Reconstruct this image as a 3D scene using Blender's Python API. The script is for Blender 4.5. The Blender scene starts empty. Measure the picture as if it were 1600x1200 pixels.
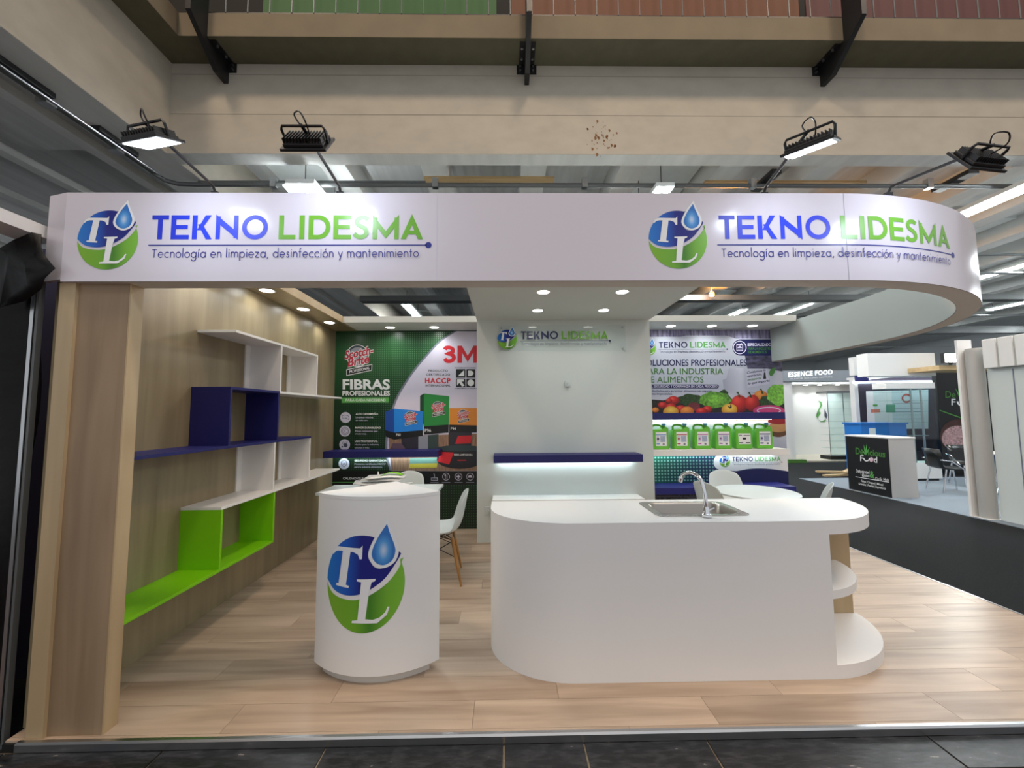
import bpy, bmesh, math, random
from mathutils import Vector, Matrix
random.seed(11)
S = bpy.context.scene
COL = S.collection
V = Vector
rad = math.radians

# ------------------------------------------------------------------ camera
FPX, YAW, PITCH, ROLL = 625.0, rad(.85), rad(4.18), rad(-.40)
CAM = V((0, -2.033, 1.53))
_f0 = V((math.sin(YAW), math.cos(YAW), 0)); _r0 = V((math.cos(YAW), -math.sin(YAW), 0)); _u0 = V((0, 0, 1))
FWD = _f0*math.cos(PITCH) + _u0*math.sin(PITCH)
_up = _u0*math.cos(PITCH) - _f0*math.sin(PITCH)
RGT = _r0*math.cos(ROLL) + _up*math.sin(ROLL)
UPV = _up*math.cos(ROLL) - _r0*math.sin(ROLL)
cd = bpy.data.cameras.new('camera'); cam = bpy.data.objects.new('camera', cd); COL.objects.link(cam)
cd.sensor_fit = 'HORIZONTAL'; cd.sensor_width = 36; cd.lens = FPX/1600*36; cd.clip_start = .05; cd.clip_end = 200
M3 = Matrix((RGT, UPV, -FWD)).transposed()
cam.matrix_world = Matrix.Translation(CAM) @ M3.to_4x4()
S.camera = cam

def P(px, py, axis, val):
    """point seen at a photo pixel, on the plane axis = val"""
    d = RGT*((px-800)/FPX) - UPV*((py-600)/FPX) + FWD
    return CAM + d*((val-CAM[axis])/d[axis])

# ------------------------------------------------------------------ world, exposure, hall lamps
S.view_settings.view_transform = 'Standard'; S.view_settings.look = 'None'
S.view_settings.gamma = 1; S.view_settings.use_curve_mapping = False
S.view_settings.exposure = 0.0
S.cycles.transparent_max_bounces = 24
W = bpy.data.worlds.new('hall_air'); S.world = W; W.use_nodes = True
W.node_tree.nodes['Background'].inputs[0].default_value = (.93, .96, 1, 1)
W.node_tree.nodes['Background'].inputs[1].default_value = .70

def area(name, loc, size, power, color=(1, 1, 1), direction=(0, 0, -1), shape='DISK', sy=None, spread=180):
    l = bpy.data.lights.new(name, 'AREA'); l.shape = shape; l.size = size
    if sy: l.size_y = sy
    l.energy = power; l.color = color; l.spread = rad(spread)
    o = bpy.data.objects.new(name, l); COL.objects.link(o)
    o.location = loc; o.rotation_euler = V(direction).to_track_quat('-Z', 'Y').to_euler()
    return o

WARM = (1, .76, .54); COOL = (.60, .72, 1); DAY = (.95, .98, 1)
# sodium-warm high bay lamps hanging in the open atrium in front of the stand
for hx in (-4.6, 1.2, 6.6):
    area('high_bay_lamp', (hx, -1.6, 11.0), 1.0, 185, WARM, (0, .25, -1), spread=150)
# ------------------------------------------------------------------ materials
def C(r, g, b):
    f = lambda c: (c/255/12.92) if c <= 10 else ((c/255+.055)/1.055)**2.4
    return (f(r), f(g), f(b), 1)
MATS = {}
def mat(name, col, rough=.5, metal=0., spec=.5, emit=0., noise=0., nscale=6., stretch=(1, 1, 1), bump=0., trans=0., alpha=1., coat=0., ecol=None):
    if name in MATS: return MATS[name]
    m = bpy.data.materials.new(name); m.use_nodes = True; nt = m.node_tree; b = nt.nodes['Principled BSDF']
    b.inputs['Base Color'].default_value = col; b.inputs['Roughness'].default_value = rough
    b.inputs['Metallic'].default_value = metal; b.inputs['Specular IOR Level'].default_value = spec
    b.inputs['Transmission Weight'].default_value = trans; b.inputs['Alpha'].default_value = alpha
    b.inputs['Coat Weight'].default_value = coat; b.inputs['Coat Roughness'].default_value = .12
    if emit:
        b.inputs['Emission Color'].default_value = ecol or col; b.inputs['Emission Strength'].default_value = emit
    if noise or bump:
        tc = nt.nodes.new('ShaderNodeTexCoord'); mp = nt.nodes.new('ShaderNodeMapping'); nz = nt.nodes.new('ShaderNodeTexNoise')
        mp.inputs['Scale'].default_value = stretch; nz.inputs['Scale'].default_value = nscale; nz.inputs['Detail'].default_value = 6
        nt.links.new(tc.outputs['Object'], mp.inputs[0]); nt.links.new(mp.outputs[0], nz.inputs[0])
        if noise:
            rp = nt.nodes.new('ShaderNodeValToRGB')
            rp.color_ramp.elements[0].position = .3; rp.color_ramp.elements[1].position = .7
            rp.color_ramp.elements[0].color = [c*(1-noise) for c in col[:3]]+[1]
            rp.color_ramp.elements[1].color = [min(1, c*(1+noise)) for c in col[:3]]+[1]
            nt.links.new(nz.outputs[0], rp.inputs[0]); nt.links.new(rp.outputs[0], b.inputs['Base Color'])
        if bump:
            bp = nt.nodes.new('ShaderNodeBump'); bp.inputs['Strength'].default_value = bump; bp.inputs['Distance'].default_value = .01
            nt.links.new(nz.outputs[0], bp.inputs['Height']); nt.links.new(bp.outputs[0], b.inputs['Normal'])
    MATS[name] = m
    return m

def wood(name, dark, light, axis, scale=3., rough=.45, rand=False, coat=0., stripes=1.):
    m = bpy.data.materials.new(name); m.use_nodes = True; nt = m.node_tree; b = nt.nodes['Principled BSDF']; L = nt.links.new
    tc = nt.nodes.new('ShaderNodeTexCoord'); mp = nt.nodes.new('ShaderNodeMapping')
    sc = [14., 14., 14.]; sc[axis] = 1.1
    mp.inputs['Scale'].default_value = [s*scale/3 for s in sc]
    L(tc.outputs['Object'], mp.inputs[0])
    n1 = nt.nodes.new('ShaderNodeTexNoise'); n1.inputs['Scale'].default_value = 1.; n1.inputs['Detail'].default_value = 8; n1.inputs['Distortion'].default_value = .6
    L(mp.outputs[0], n1.inputs[0])
    mp2 = nt.nodes.new('ShaderNodeMapping'); sc2 = [1.6, 1.6, 1.6]; sc2[axis] = .35; mp2.inputs['Scale'].default_value = sc2
    L(tc.outputs['Object'], mp2.inputs[0])
    n2 = nt.nodes.new('ShaderNodeTexNoise'); n2.inputs['Scale'].default_value = 2.2; n2.inputs['Detail'].default_value = 3
    L(mp2.outputs[0], n2.inputs[0])
    mx = nt.nodes.new('ShaderNodeMath'); mx.operation = 'ADD'
    ml = nt.nodes.new('ShaderNodeMath'); ml.operation = 'MULTIPLY'; ml.inputs[1].default_value = .75*stripes
    L(n1.outputs[0], ml.inputs[0]); L(ml.outputs[0], mx.inputs[0])
    ml2 = nt.nodes.new('ShaderNodeMath'); ml2.operation = 'MULTIPLY'; ml2.inputs[1].default_value = .45
    L(n2.outputs[0], ml2.inputs[0]); L(ml2.outputs[0], mx.inputs[1])
    last = mx.outputs[0]
    if rand:
        oi = nt.nodes.new('ShaderNodeObjectInfo'); rr = nt.nodes.new('ShaderNodeMath'); rr.operation = 'MULTIPLY_ADD'
        rr.inputs[1].default_value = .13; rr.inputs[2].default_value = -.065; L(oi.outputs['Random'], rr.inputs[0])
        ad = nt.nodes.new('ShaderNodeMath'); ad.operation = 'ADD'; L(last, ad.inputs[0]); L(rr.outputs[0], ad.inputs[1]); last = ad.outputs[0]
        cv = nt.nodes.new('ShaderNodeVectorMath'); cv.operation = 'SCALE'; cv.inputs[0].default_value = (7, 3, 5); L(oi.outputs['Random'], cv.inputs['Scale'])
        L(cv.outputs[0], mp.inputs['Location']); L(cv.outputs[0], mp2.inputs['Location'])
    rp = nt.nodes.new('ShaderNodeValToRGB'); rp.color_ramp.elements[0].position = .38; rp.color_ramp.elements[1].position = .80
    rp.color_ramp.elements[0].color = dark; rp.color_ramp.elements[1].color = light
    L(last, rp.inputs[0]); L(rp.outputs[0], b.inputs['Base Color'])
    b.inputs['Roughness'].default_value = rough; b.inputs['Coat Weight'].default_value = coat; b.inputs['Coat Roughness'].default_value = .2
    bp = nt.nodes.new('ShaderNodeBump'); bp.inputs['Strength'].default_value = .08; bp.inputs['Distance'].default_value = .004
    L(n1.outputs[0], bp.inputs['Height']); L(bp.outputs[0], b.inputs['Normal'])
    MATS[name] = m
    return m

def grad(name, stops, axis='x', rough=.45, dots=None, spec=.5, radial=None):
    """printed gradient along the print's own UV; dots = (count, colour, strength)"""
    m = bpy.data.materials.new(name); m.use_nodes = True; nt = m.node_tree; b = nt.nodes['Principled BSDF']; L = nt.links.new
    tc = nt.nodes.new('ShaderNodeTexCoord'); sp = nt.nodes.new('ShaderNodeSeparateXYZ'); L(tc.outputs['UV'], sp.inputs[0])
    rp = nt.nodes.new('ShaderNodeValToRGB')
    while len(rp.color_ramp.elements) < len(stops): rp.color_ramp.elements.new(.5)
    for e, (p, c) in zip(rp.color_ramp.elements, stops): e.position = p; e.color = c
    if radial:
        vd = nt.nodes.new('ShaderNodeVectorMath'); vd.operation = 'DISTANCE'; vd.inputs[1].default_value = (radial[0], radial[1], 0); L(tc.outputs['UV'], vd.inputs[0]); fac = vd.outputs['Value']
    elif axis == 'd':
        ad = nt.nodes.new('ShaderNodeMath'); ad.operation = 'ADD'; L(sp.outputs[0], ad.inputs[0]); L(sp.outputs[1], ad.inputs[1])
        hf = nt.nodes.new('ShaderNodeMath'); hf.operation = 'MULTIPLY'; hf.inputs[1].default_value = .5; L(ad.outputs[0], hf.inputs[0]); fac = hf.outputs[0]
    else: fac = sp.outputs[0 if axis == 'x' else 1]
    L(fac, rp.inputs[0]); out = rp.outputs[0]
    if dots:
        n, dc, lo, hi, f0, f1 = dots
        vo = nt.nodes.new('ShaderNodeTexVoronoi'); vo.inputs['Scale'].default_value = n; vo.inputs['Randomness'].default_value = .0
        L(tc.outputs['Object'], vo.inputs['Vector'])
        th = nt.nodes.new('ShaderNodeMapRange'); th.inputs[1].default_value = lo; th.inputs[2].default_value = hi; th.inputs[3].default_value = 1; th.inputs[4].default_value = 0
        L(vo.outputs['Distance'], th.inputs[0])
        fd = nt.nodes.new('ShaderNodeMath'); fd.operation = 'MULTIPLY'
        inv = nt.nodes.new('ShaderNodeMapRange'); inv.inputs[1].default_value = 0; inv.inputs[2].default_value = 1; inv.inputs[3].default_value = f0; inv.inputs[4].default_value = f1
        L(sp.outputs[0], inv.inputs[0]); L(th.outputs[0], fd.inputs[0]); L(inv.outputs[0], fd.inputs[1])
        mx = nt.nodes.new('ShaderNodeMix'); mx.data_type = 'RGBA'; mx.inputs[7].default_value = dc
        L(fd.outputs[0], mx.inputs[0]); L(out, mx.inputs[6]); out = mx.outputs[2]
    L(out, b.inputs['Base Color']); b.inputs['Roughness'].default_value = rough; b.inputs['Specular IOR Level'].default_value = spec
    MATS[name] = m
    return m

white = mat('white_laminate', C(238, 236, 233), .38)
white_paint = mat('white_wall_paint', C(214, 220, 217), .55)
vinyl = mat('white_vinyl_print', C(216, 210, 218), .20, spec=.45)
offwhite = mat('offwhite_underside', C(205, 200, 192), .6)
navy = mat('navy_paint', C(34, 36, 118), .45)
navy_shelf = mat('navy_shelf_paint', C(26, 27, 100), .5)
lime = mat('lime_green_paint', C(128, 205, 10), .42)
veneer = wood('greyed_oak_veneer', C(126, 111, 84), C(162, 146, 114), 2, 2.2, .33, stripes=.8)
veneer_dk = wood('brown_oak_veneer', C(134, 110, 84), C(172, 148, 118), 2, 2.2, .5, stripes=.8)
veneer_edge = wood('pale_wood_edge', C(176, 152, 116), C(206, 184, 148), 2, 2.2, .5, stripes=.6)
plank_m = wood('oak_laminate_floor', C(146, 124, 104), C(200, 178, 156), 0, 2.6, .37, rand=True, stripes=1.)
beech = wood('beech_wood', C(150, 104, 50), C(196, 146, 84), 2, 4, .45)
alu = mat('brushed_aluminium', C(190, 192, 194), .28, 1.)
steel = mat('stainless_steel', C(190, 186, 180), .22, 1.)
steel_in = mat('stainless_basin', C(165, 158, 150), .32, 1.)
chrome = mat('chrome', C(225, 226, 230), .07, 1.)
blackm = mat('black_metal', C(20, 20, 22), .45)
blackp = mat('black_plastic', C(12, 12, 13), .3)
sheet = mat('black_plastic_sheet', C(6, 6, 7), .45, spec=.25, bump=.6, nscale=9)
plastic = mat('white_plastic', C(208, 217, 218), .35)
concrete = mat('pale_concrete', C(170, 163, 150), .85, noise=.06, nscale=3.5, stretch=(1, 1, 1.6), bump=.10)
concrete2 = mat('cool_concrete', C(214, 215, 212), .85, noise=.08, nscale=2.0, stretch=(3, .4, 1), bump=.1)
concrete3 = mat('grey_slab', C(200, 201, 200), .85, noise=.12, nscale=1.6, stretch=(5, .3, 1), bump=.1)
panel_l = mat('pale_ceiling_panel', C(232, 237, 235), .7, noise=.04)
ply = wood('plywood', C(178, 148, 104), C(206, 178, 134), 0, 2, .6)
duct = mat('galvanised_conduit', C(96, 98, 98), .45, .3)
carpet = mat('dark_grey_carpet', C(34, 36, 38), .95, spec=.08, noise=.16, nscale=60, bump=.25)
carpet2 = mat('pale_grey_carpet', C(118, 128, 138), .95, noise=.08, nscale=50)
tile_blk = mat('scuffed_black_tile', C(22, 23, 26), .40, noise=.35, nscale=14, stretch=(1, 3, 1), bump=.25)
_r = [n for n in tile_blk.node_tree.nodes if n.type == 'VALTORGB'][0].color_ramp
_r.elements[0].position = .45; _r.elements[1].position = .64; _r.elements[1].color = C(46, 46, 49); _e = _r.elements.new(.71); _e.color = C(46, 46, 49); _e = _r.elements.new(.735); _e.color = C(128, 124, 116)
brown_floor = mat('brown_floor_paint', C(92, 66, 54), .6, noise=.25, nscale=20)
grout = mat('worn_pale_joint', C(140, 128, 110), .8, noise=.3, nscale=30)
def clear(name, tint, refl):
    m = bpy.data.materials.new(name); m.use_nodes = True; nt = m.node_tree; nt.nodes.remove(nt.nodes['Principled BSDF'])
    tr = nt.nodes.new('ShaderNodeBsdfTransparent'); tr.inputs[0].default_value = tint
    gl = nt.nodes.new('ShaderNodeBsdfGlossy'); gl.inputs['Roughness'].default_value = .03
    fr = nt.nodes.new('ShaderNodeFresnel'); fr.inputs[0].default_value = refl
    mx = nt.nodes.new('ShaderNodeMixShader'); L = nt.links.new
    gm = nt.nodes.new('ShaderNodeNewGeometry'); fm_ = nt.nodes.new('ShaderNodeMath'); fm_.operation = 'MULTIPLY'; iv = nt.nodes.new('ShaderNodeMath'); iv.operation = 'SUBTRACT'; iv.inputs[0].default_value = 1
    L(gm.outputs['Backfacing'], iv.inputs[1]); L(fr.outputs[0], fm_.inputs[0]); L(iv.outputs[0], fm_.inputs[1])
    L(fm_.outputs[0], mx.inputs[0]); L(tr.outputs[0], mx.inputs[1]); L(gl.outputs[0], mx.inputs[2]); L(mx.outputs[0], nt.nodes['Material Output'].inputs[0])
    return m
glass = clear('clear_glass', (.86, .95, .94, 1), 1.45)
acrylic = clear('clear_acrylic', (.965, .98, .98, 1), 1.4)
lamp_m = mat('downlight_diffuser', C(255, 255, 250), .5, emit=14, ecol=(1, 1, .97, 1))
flood_m = mat('floodlight_lens', C(255, 255, 255), .4, emit=16, ecol=(.86, .94, 1, 1))
tube_m = mat('fluorescent_tube', C(255, 255, 255), .5, emit=70, ecol=(.9, .97, 1, 1))
led_m = mat('led_strip_light', C(255, 255, 255), .5, emit=10, ecol=(.82, .98, 1, 1))
# print inks
ink_blue = grad('ink_blue', [(0, C(30, 50, 190)), (.5, C(34, 66, 235)), (1, C(40, 60, 215))])
ink_green = mat('ink_leaf_green', C(112, 176, 50), .3)
ink_navy = mat('ink_navy', C(38, 46, 138), .3)
ink_dnavy = mat('ink_dark_navy', C(26, 30, 84), .35)
ink_white = mat('ink_white', C(240, 240, 240), .35)
ink_red = mat('ink_red', C(214, 36, 48), .4)
ink_dred = mat('ink_dark_red', C(150, 24, 34), .4)
ink_black = mat('ink_black', C(18, 20, 22), .4)
ink_grey = mat('ink_grey', C(120, 124, 140), .45)
ink_lav = mat('ink_lavender_white', C(214, 210, 232), .35)
ink_dgreen = mat('ink_dark_green', C(70, 128, 52), .4)
ink_lgreen = mat('ink_light_green', C(92, 168, 84), .4)
emb_blue = grad('emblem_blue', [(.05, C(34, 120, 205)), (.30, C(28, 92, 190)), (.48, C(26, 34, 128)), (1, C(24, 26, 120))], rough=.3)
emb_green = grad('emblem_green', [(0, C(128, 182, 48)), (.42, C(112, 172, 44)), (.60, C(70, 132, 40)), (.80, C(116, 178, 52)), (1, C(128, 192, 62))], rough=.3)
emb_drop = grad('emblem_drop', [(0, C(206, 216, 236)), (.10, C(160, 196, 236)), (.22, C(84, 158, 222)), (.40, C(52, 118, 196))], rough=.3, radial=(.5, .36))

# ------------------------------------------------------------------ builders
class MB:
    def __init__(s): s.v = []; s.f = []
    def add(s, vs, fs):
        n = len(s.v); s.v += [V(p) for p in vs]; s.f += [[i+n for i in f] for f in fs]; return s
    def box(s, x0, x1, y0, y1, z0, z1):
        return s.add([(x, y, z) for z in (z0, z1) for y in (y0, y1) for x in (x0, x1)],
                     [(0, 2, 3, 1), (4, 5, 7, 6), (0, 1, 5, 4), (2, 6, 7, 3), (0, 4, 6, 2), (1, 3, 7, 5)])
    def prism(s, poly, axis, a, b):
        """extrude a 2-D outline along axis; 2-D coordinates are the two other axes in order"""
        def put(p, w):
            q = list(p); q.insert(axis, w); return q
        n = len(poly)
        return s.add([put(p, a) for p in poly]+[put(p, b) for p in poly],
                     [list(range(n))[::-1], list(range(n, 2*n))]+[(i, (i+1) % n, n+(i+1) % n, n+i) for i in range(n)])
    def tube(s, pts, r, n=8, closed=False):
        pts = [V(p) for p in pts]; m = len(pts); rs = r if isinstance(r, (list, tuple)) else [r]*m
        rings = []; up = None
        for i, p in enumerate(pts):
            t = (pts[(i+1) % m]-pts[i-1]) if closed else (pts[min(i+1, m-1)]-pts[max(i-1, 0)])
            t.normalize()
            if up is None: up = V((0, 0, 1)) if abs(t.z) < .9 else V((1, 0, 0))
            a = up-t*up.dot(t); a.normalize(); up = a; b = t.cross(a)
            rings.append([p+(a*math.cos(k*2*math.pi/n)+b*math.sin(k*2*math.pi/n))*rs[i] for k in range(n)])
        vs = [q for R in rings for q in R]; fs = []
        for i in range(m if closed else m-1):
            for k in range(n):
                j = (i+1) % m
                fs.append((i*n+k, i*n+(k+1) % n, j*n+(k+1) % n, j*n+k))
        if not closed: fs += [list(range(n))[::-1], [(m-1)*n+k for k in range(n)]]
        return s.add(vs, fs)
    def cyl(s, p0, p1, r0, r1=None, n=16): return s.tube([p0, p1], [r0, r0 if r1 is None else r1], n)
    def lathe(s, prof, c=(0, 0, 0), n=24):
        vs = [(c[0]+r*math.cos(k*2*math.pi/n), c[1]+r*math.sin(k*2*math.pi/n), c[2]+z) for r, z in prof for k in range(n)]
        fs = [(i*n+k, i*n+(k+1) % n, (i+1)*n+(k+1) % n, (i+1)*n+k) for i in range(len(prof)-1) for k in range(n)]
        fs += [list(range(n))[::-1], [(len(prof)-1)*n+k for k in range(n)]]
        return s.add(vs, fs)
    def xf(s, M): s.v = [M @ p for p in s.v]; return s
    def build(s, name, m, parent=None, loc=None, bevel=0., smooth=None, uv=None, subsurf=0, solid=0.):
        o0 = V(loc) if loc is not None else (parent_world(parent) if parent else V((0, 0, 0)))
        me = bpy.data.meshes.new(name); me.from_pydata([p-o0 for p in s.v], [], s.f)
        bm = bmesh.new(); bm.from_mesh(me); bmesh.ops.recalc_face_normals(bm, faces=bm.faces[:]); bm.to_mesh(me); bm.free()
        me.materials.append(m)
        if uv:
            l = me.uv_layers.new(name='UVMap')
            for lp in me.loops: l.data[lp.index].uv = uv[lp.vertex_index]
        if smooth is not None:
            for p in me.polygons: p.use_smooth = True
            me.set_sharp_from_angle(angle=rad(smooth))
        o = bpy.data.objects.new(name, me); COL.objects.link(o)
        if parent: o.parent = parent
        if loc is not None: o.location = o0-(parent_world(parent) if parent else V((0, 0, 0)))
        if solid:
            d = o.modifiers.new('solid', 'SOLIDIFY'); d.thickness = solid; d.offset = 0
        if bevel:
            b = o.modifiers.new('bevel', 'BEVEL'); b.width = bevel; b.segments = 2; b.limit_method = 'ANGLE'; b.angle_limit = rad(40)
        if subsurf:
            b = o.modifiers.new('sub', 'SUBSURF'); b.levels = subsurf; b.render_levels = subsurf
        return o
def parent_world(o):
    w = V((0, 0, 0))
    while o: w = w+o.location; o = o.parent
    return w
def B(*a): return MB().box(*a)
def tag(o, label=None, cat=None, group=None, kind=None):
    for k, x in (('label', label), ('category', cat), ('group', group), ('kind', kind)):
        if x: o[k] = x
    return o
def thing(name, loc, label, cat, group=None):
    e = bpy.data.objects.new(name, None); e.empty_display_size = .1; COL.objects.link(e); e.location = loc
    return tag(e, label, cat, group)
def struct(o, label=None): return tag(o, label, None, None, 'structure')
def dup(root, loc, rz, label, group=None):
    def cp(o, par):
        c = o.copy(); COL.objects.link(c); c.parent = par
        for ch in list(o.children): cp(ch, c)
        return c
    kids = list(root.children)
    r = root.copy(); COL.objects.link(r); r.location = loc; r.rotation_euler = (0, 0, rz); r['label'] = label
    if group: r['group'] = group
    for k in kids: cp(k, r)
    return r
def ell(cx, cy, rx, ry=None, n=32, a0=0, a1=360):
    ry = rx if ry is None else ry
    full = abs(a1-a0) >= 360
    return [(cx+rx*math.cos(rad(a0+(a1-a0)*i/(n if full else n-1))), cy+ry*math.sin(rad(a0+(a1-a0)*i/(n if full else n-1)))) for i in range(n)]
def smooth_pts(pts, k=6, closed=False):
    out = []; m = len(pts)
    for i in range(m if closed else m-1):
        g = lambda j: V(pts[j % m] if closed else pts[max(0, min(m-1, j))])
        p0, p1, p2, p3 = g(i-1), g(i), g(i+1), g(i+2)
        for s in range(k):
            t = s/k
            out.append(tuple(.5*((2*p1)+(p2-p0)*t+(2*p0-5*p1+4*p2-p3)*t*t+(3*p1-p0-3*p2+p3)*t**3)))
    if not closed: out.append(tuple(pts[-1]))
    return out
def plate(outer, holes, z0, z1):
    """flat plate with holes as an MB"""
    bm = bmesh.new(); loops = []
    for lp in [outer]+holes:
        vs = [bm.verts.new((x, y, 0)) for x, y in lp]; loops.append(vs)
        for i in range(len(vs)): bm.edges.new((vs[i], vs[(i+1) % len(vs)]))
    bmesh.ops.triangle_fill(bm, use_beauty=True, use_dissolve=False, edges=bm.edges[:])
    bm.verts.index_update(); n = len(bm.verts)
    vs = [v.co.copy() for v in bm.verts]; fs = [[v.index for v in f.verts] for f in bm.faces]
    mb = MB(); mb.add([(p.x, p.y, z1) for p in vs]+[(p.x, p.y, z0) for p in vs], fs+[[i+n for i in f][::-1] for f in fs])
    for lp in loops:
        ids = [v.index for v in lp]
        mb.f += [(ids[i], ids[(i+1) % len(ids)], ids[(i+1) % len(ids)]+n, ids[i]+n) for i in range(len(ids))]
    bm.free(); return mb

# ------------------------------------------------------------------ flat prints (lettering, emblems)
class Pr:
    """2-D print: polygons in its own (u, v) plane"""
    def __init__(s): s.v = []; s.f = []
    def poly(s, pts):
        n = len(s.v); s.v += [(float(p[0]), float(p[1])) for p in pts]; s.f.append(list(range(n, n+len(pts)))); return s
    def rect(s, x0, x1, y0, y1): return s.poly([(x0, y0), (x1, y0), (x1, y1), (x0, y1)])
    def ring(s, cx, cy, rx, ry, ix, iy, a0=0, a1=360, n=32):
        o = ell(cx, cy, rx, ry, n, a0, a1); i = ell(cx, cy, ix, iy, n, a0, a1)
        full = abs(a1-a0) >= 360
        for k in range(n if full else n-1): s.poly([o[k], o[(k+1) % n], i[(k+1) % n], i[k]])
        return s
    def stroke(s, pts, w, closed=False):
        pts = [V(p) for p in pts]; m = len(pts); L = []; Rr = []
        for i in range(m):
            a = (pts[i]-pts[i-1]) if (i > 0 or closed) else (pts[1]-pts[0])
            b = (pts[(i+1) % m]-pts[i]) if (i < m-1 or closed) else (pts[-1]-pts[-2])
            a = a.normalized(); b = b.normalized(); t = (a+b).normalized() if (a+b).length > 1e-6 else b
            nrm = V((-t.y, t.x)); k = 1/max(.5, nrm.dot(V((-b.y, b.x))))
            L.append(pts[i]+nrm*w/2*k); Rr.append(pts[i]-nrm*w/2*k)
        for i in range(m if closed else m-1):
            j = (i+1) % m; s.poly([L[i], Rr[i], Rr[j], L[j]])
        return s
    def move(s, dx, dy, sx=1, sy=None):
        sy = sx if sy is None else sy
        s.v = [(x*sx+dx, y*sy+dy) for x, y in s.v]; return s
    def join(s, o):
        n = len(s.v); s.v += o.v; s.f += [[i+n for i in f] for f in o.f]; return s
    def put(s, name, m, parent, fmap, lift, step=None, label=None, uvbox=None):
        bm = bmesh.new()
        for k, f in enumerate(s.f): bm.faces.new([bm.verts.new((*s.v[i], k*8e-6)) for i in f])
        if step:
            xs = [p[0] for p in s.v]; c = min(xs)+step
            while c < max(xs):
                bmesh.ops.bisect_plane(bm, geom=bm.verts[:]+bm.edges[:]+bm.faces[:], plane_co=(c, 0, 0), plane_no=(1, 0, 0), dist=1e-6); c += step
        bmesh.ops.triangulate(bm, faces=bm.faces[:])
        bm.verts.index_update(); p2 = [(v.co.x, v.co.y) for v in bm.verts]; zz = [v.co.z for v in bm.verts]; fs = [[v.index for v in f.verts] for f in bm.faces]; bm.free()
        if uvbox: x0, x1, y0, y1 = uvbox
        else:
            x0, x1 = min(p[0] for p in p2), max(p[0] for p in p2); y0, y1 = min(p[1] for p in p2), max(p[1] for p in p2)
        mb = MB(); mb.v = [fmap(x, y, lift+z) for (x, y), z in zip(p2, zz)]; mb.f = fs
        o = mb.build(name, m, parent, uv=[((x-x0)/max(1e-9, x1-x0), (y-y0)/max(1e-9, y1-y0)) for x, y in p2])
        if label: o['label'] = label
        return o

def caps(s_=.2):
    r = lambda *a: a
    G = {}
    def g(ch, w, *fn):
        p = Pr()
        for f in fn: f(p)
        G[ch] = (w, p)
    R = lambda *a: (lambda p: p.rect(*a)); Y = lambda *a: (lambda p: p.poly(a))
    g('T', .665, R(0, .665, .82, 1), R(.235, .43, 0, .83))
    g('E', .725, R(0, .2, 0, 1), R(.19, .725, .82, 1), R(.19, .67, .42, .59), R(.19, .725, 0, .18))
    g('K', .79, R(0, .2, 0, 1), Y((.19, .38), (.52, 1), (.76, 1), (.36, .38)), Y((.22, .62), (.56, 0), (.8, 0), (.40, .64)))
    g('N', .9, R(0, .18, 0, .95), R(.72, .9, .05, 1), Y((0, 1.03), (.9, .26), (.9, -.03), (0, .74)))
    g('O', 1.04, lambda p: p.ring(.52, .5, .52, .51, .335, .325, n=40))
    g('L', .675, R(0, .2, 0, 1), R(.19, .675, 0, .18))
    g('I', .21, R(0, .21, 0, 1))
    g('D', .885, R(0, .2, 0, 1), R(.19, .40, .82, 1), R(.19, .40, 0, .18), lambda p: p.ring(.385, .5, .5, .5, .305, .32, -90, 90, 24))
    sp = smooth_pts([(.60, .82), (.49, .895), (.35, .905), (.21, .85), (.155, .73), (.21, .60), (.36, .52), (.50, .43), (.555, .285), (.49, .15), (.34, .09), (.19, .11), (.05, .22)], 4)
    g('S', .65, lambda p: p.stroke(sp, .18))
    g('M', 1.06, R(0, .18, 0, .9), R(.88, 1.06, 0, .9), Y((0, 1.03), (.53, .33), (.53, .02), (0, .72)), Y((1.06, 1.03), (1.06, .72), (.53, .02), (.53, .33)))
    g('A', .9, Y((0, 0), (.21, 0), (.45, .60), (.45, 1.05)), Y((.9, 0), (.45, 1.05), (.45, .60), (.69, 0)), R(.2, .7, .2, .35))
    return G
CAPS = caps()
LET = [('T', 0), ('E', .765), ('K', 1.61), ('N', 2.55), ('O', 3.6), ('L', 5.077), ('I', 5.9), ('D', 6.27), ('E', 7.27), ('S', 8.06), ('M', 8.855), ('A', 9.995)]
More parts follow.
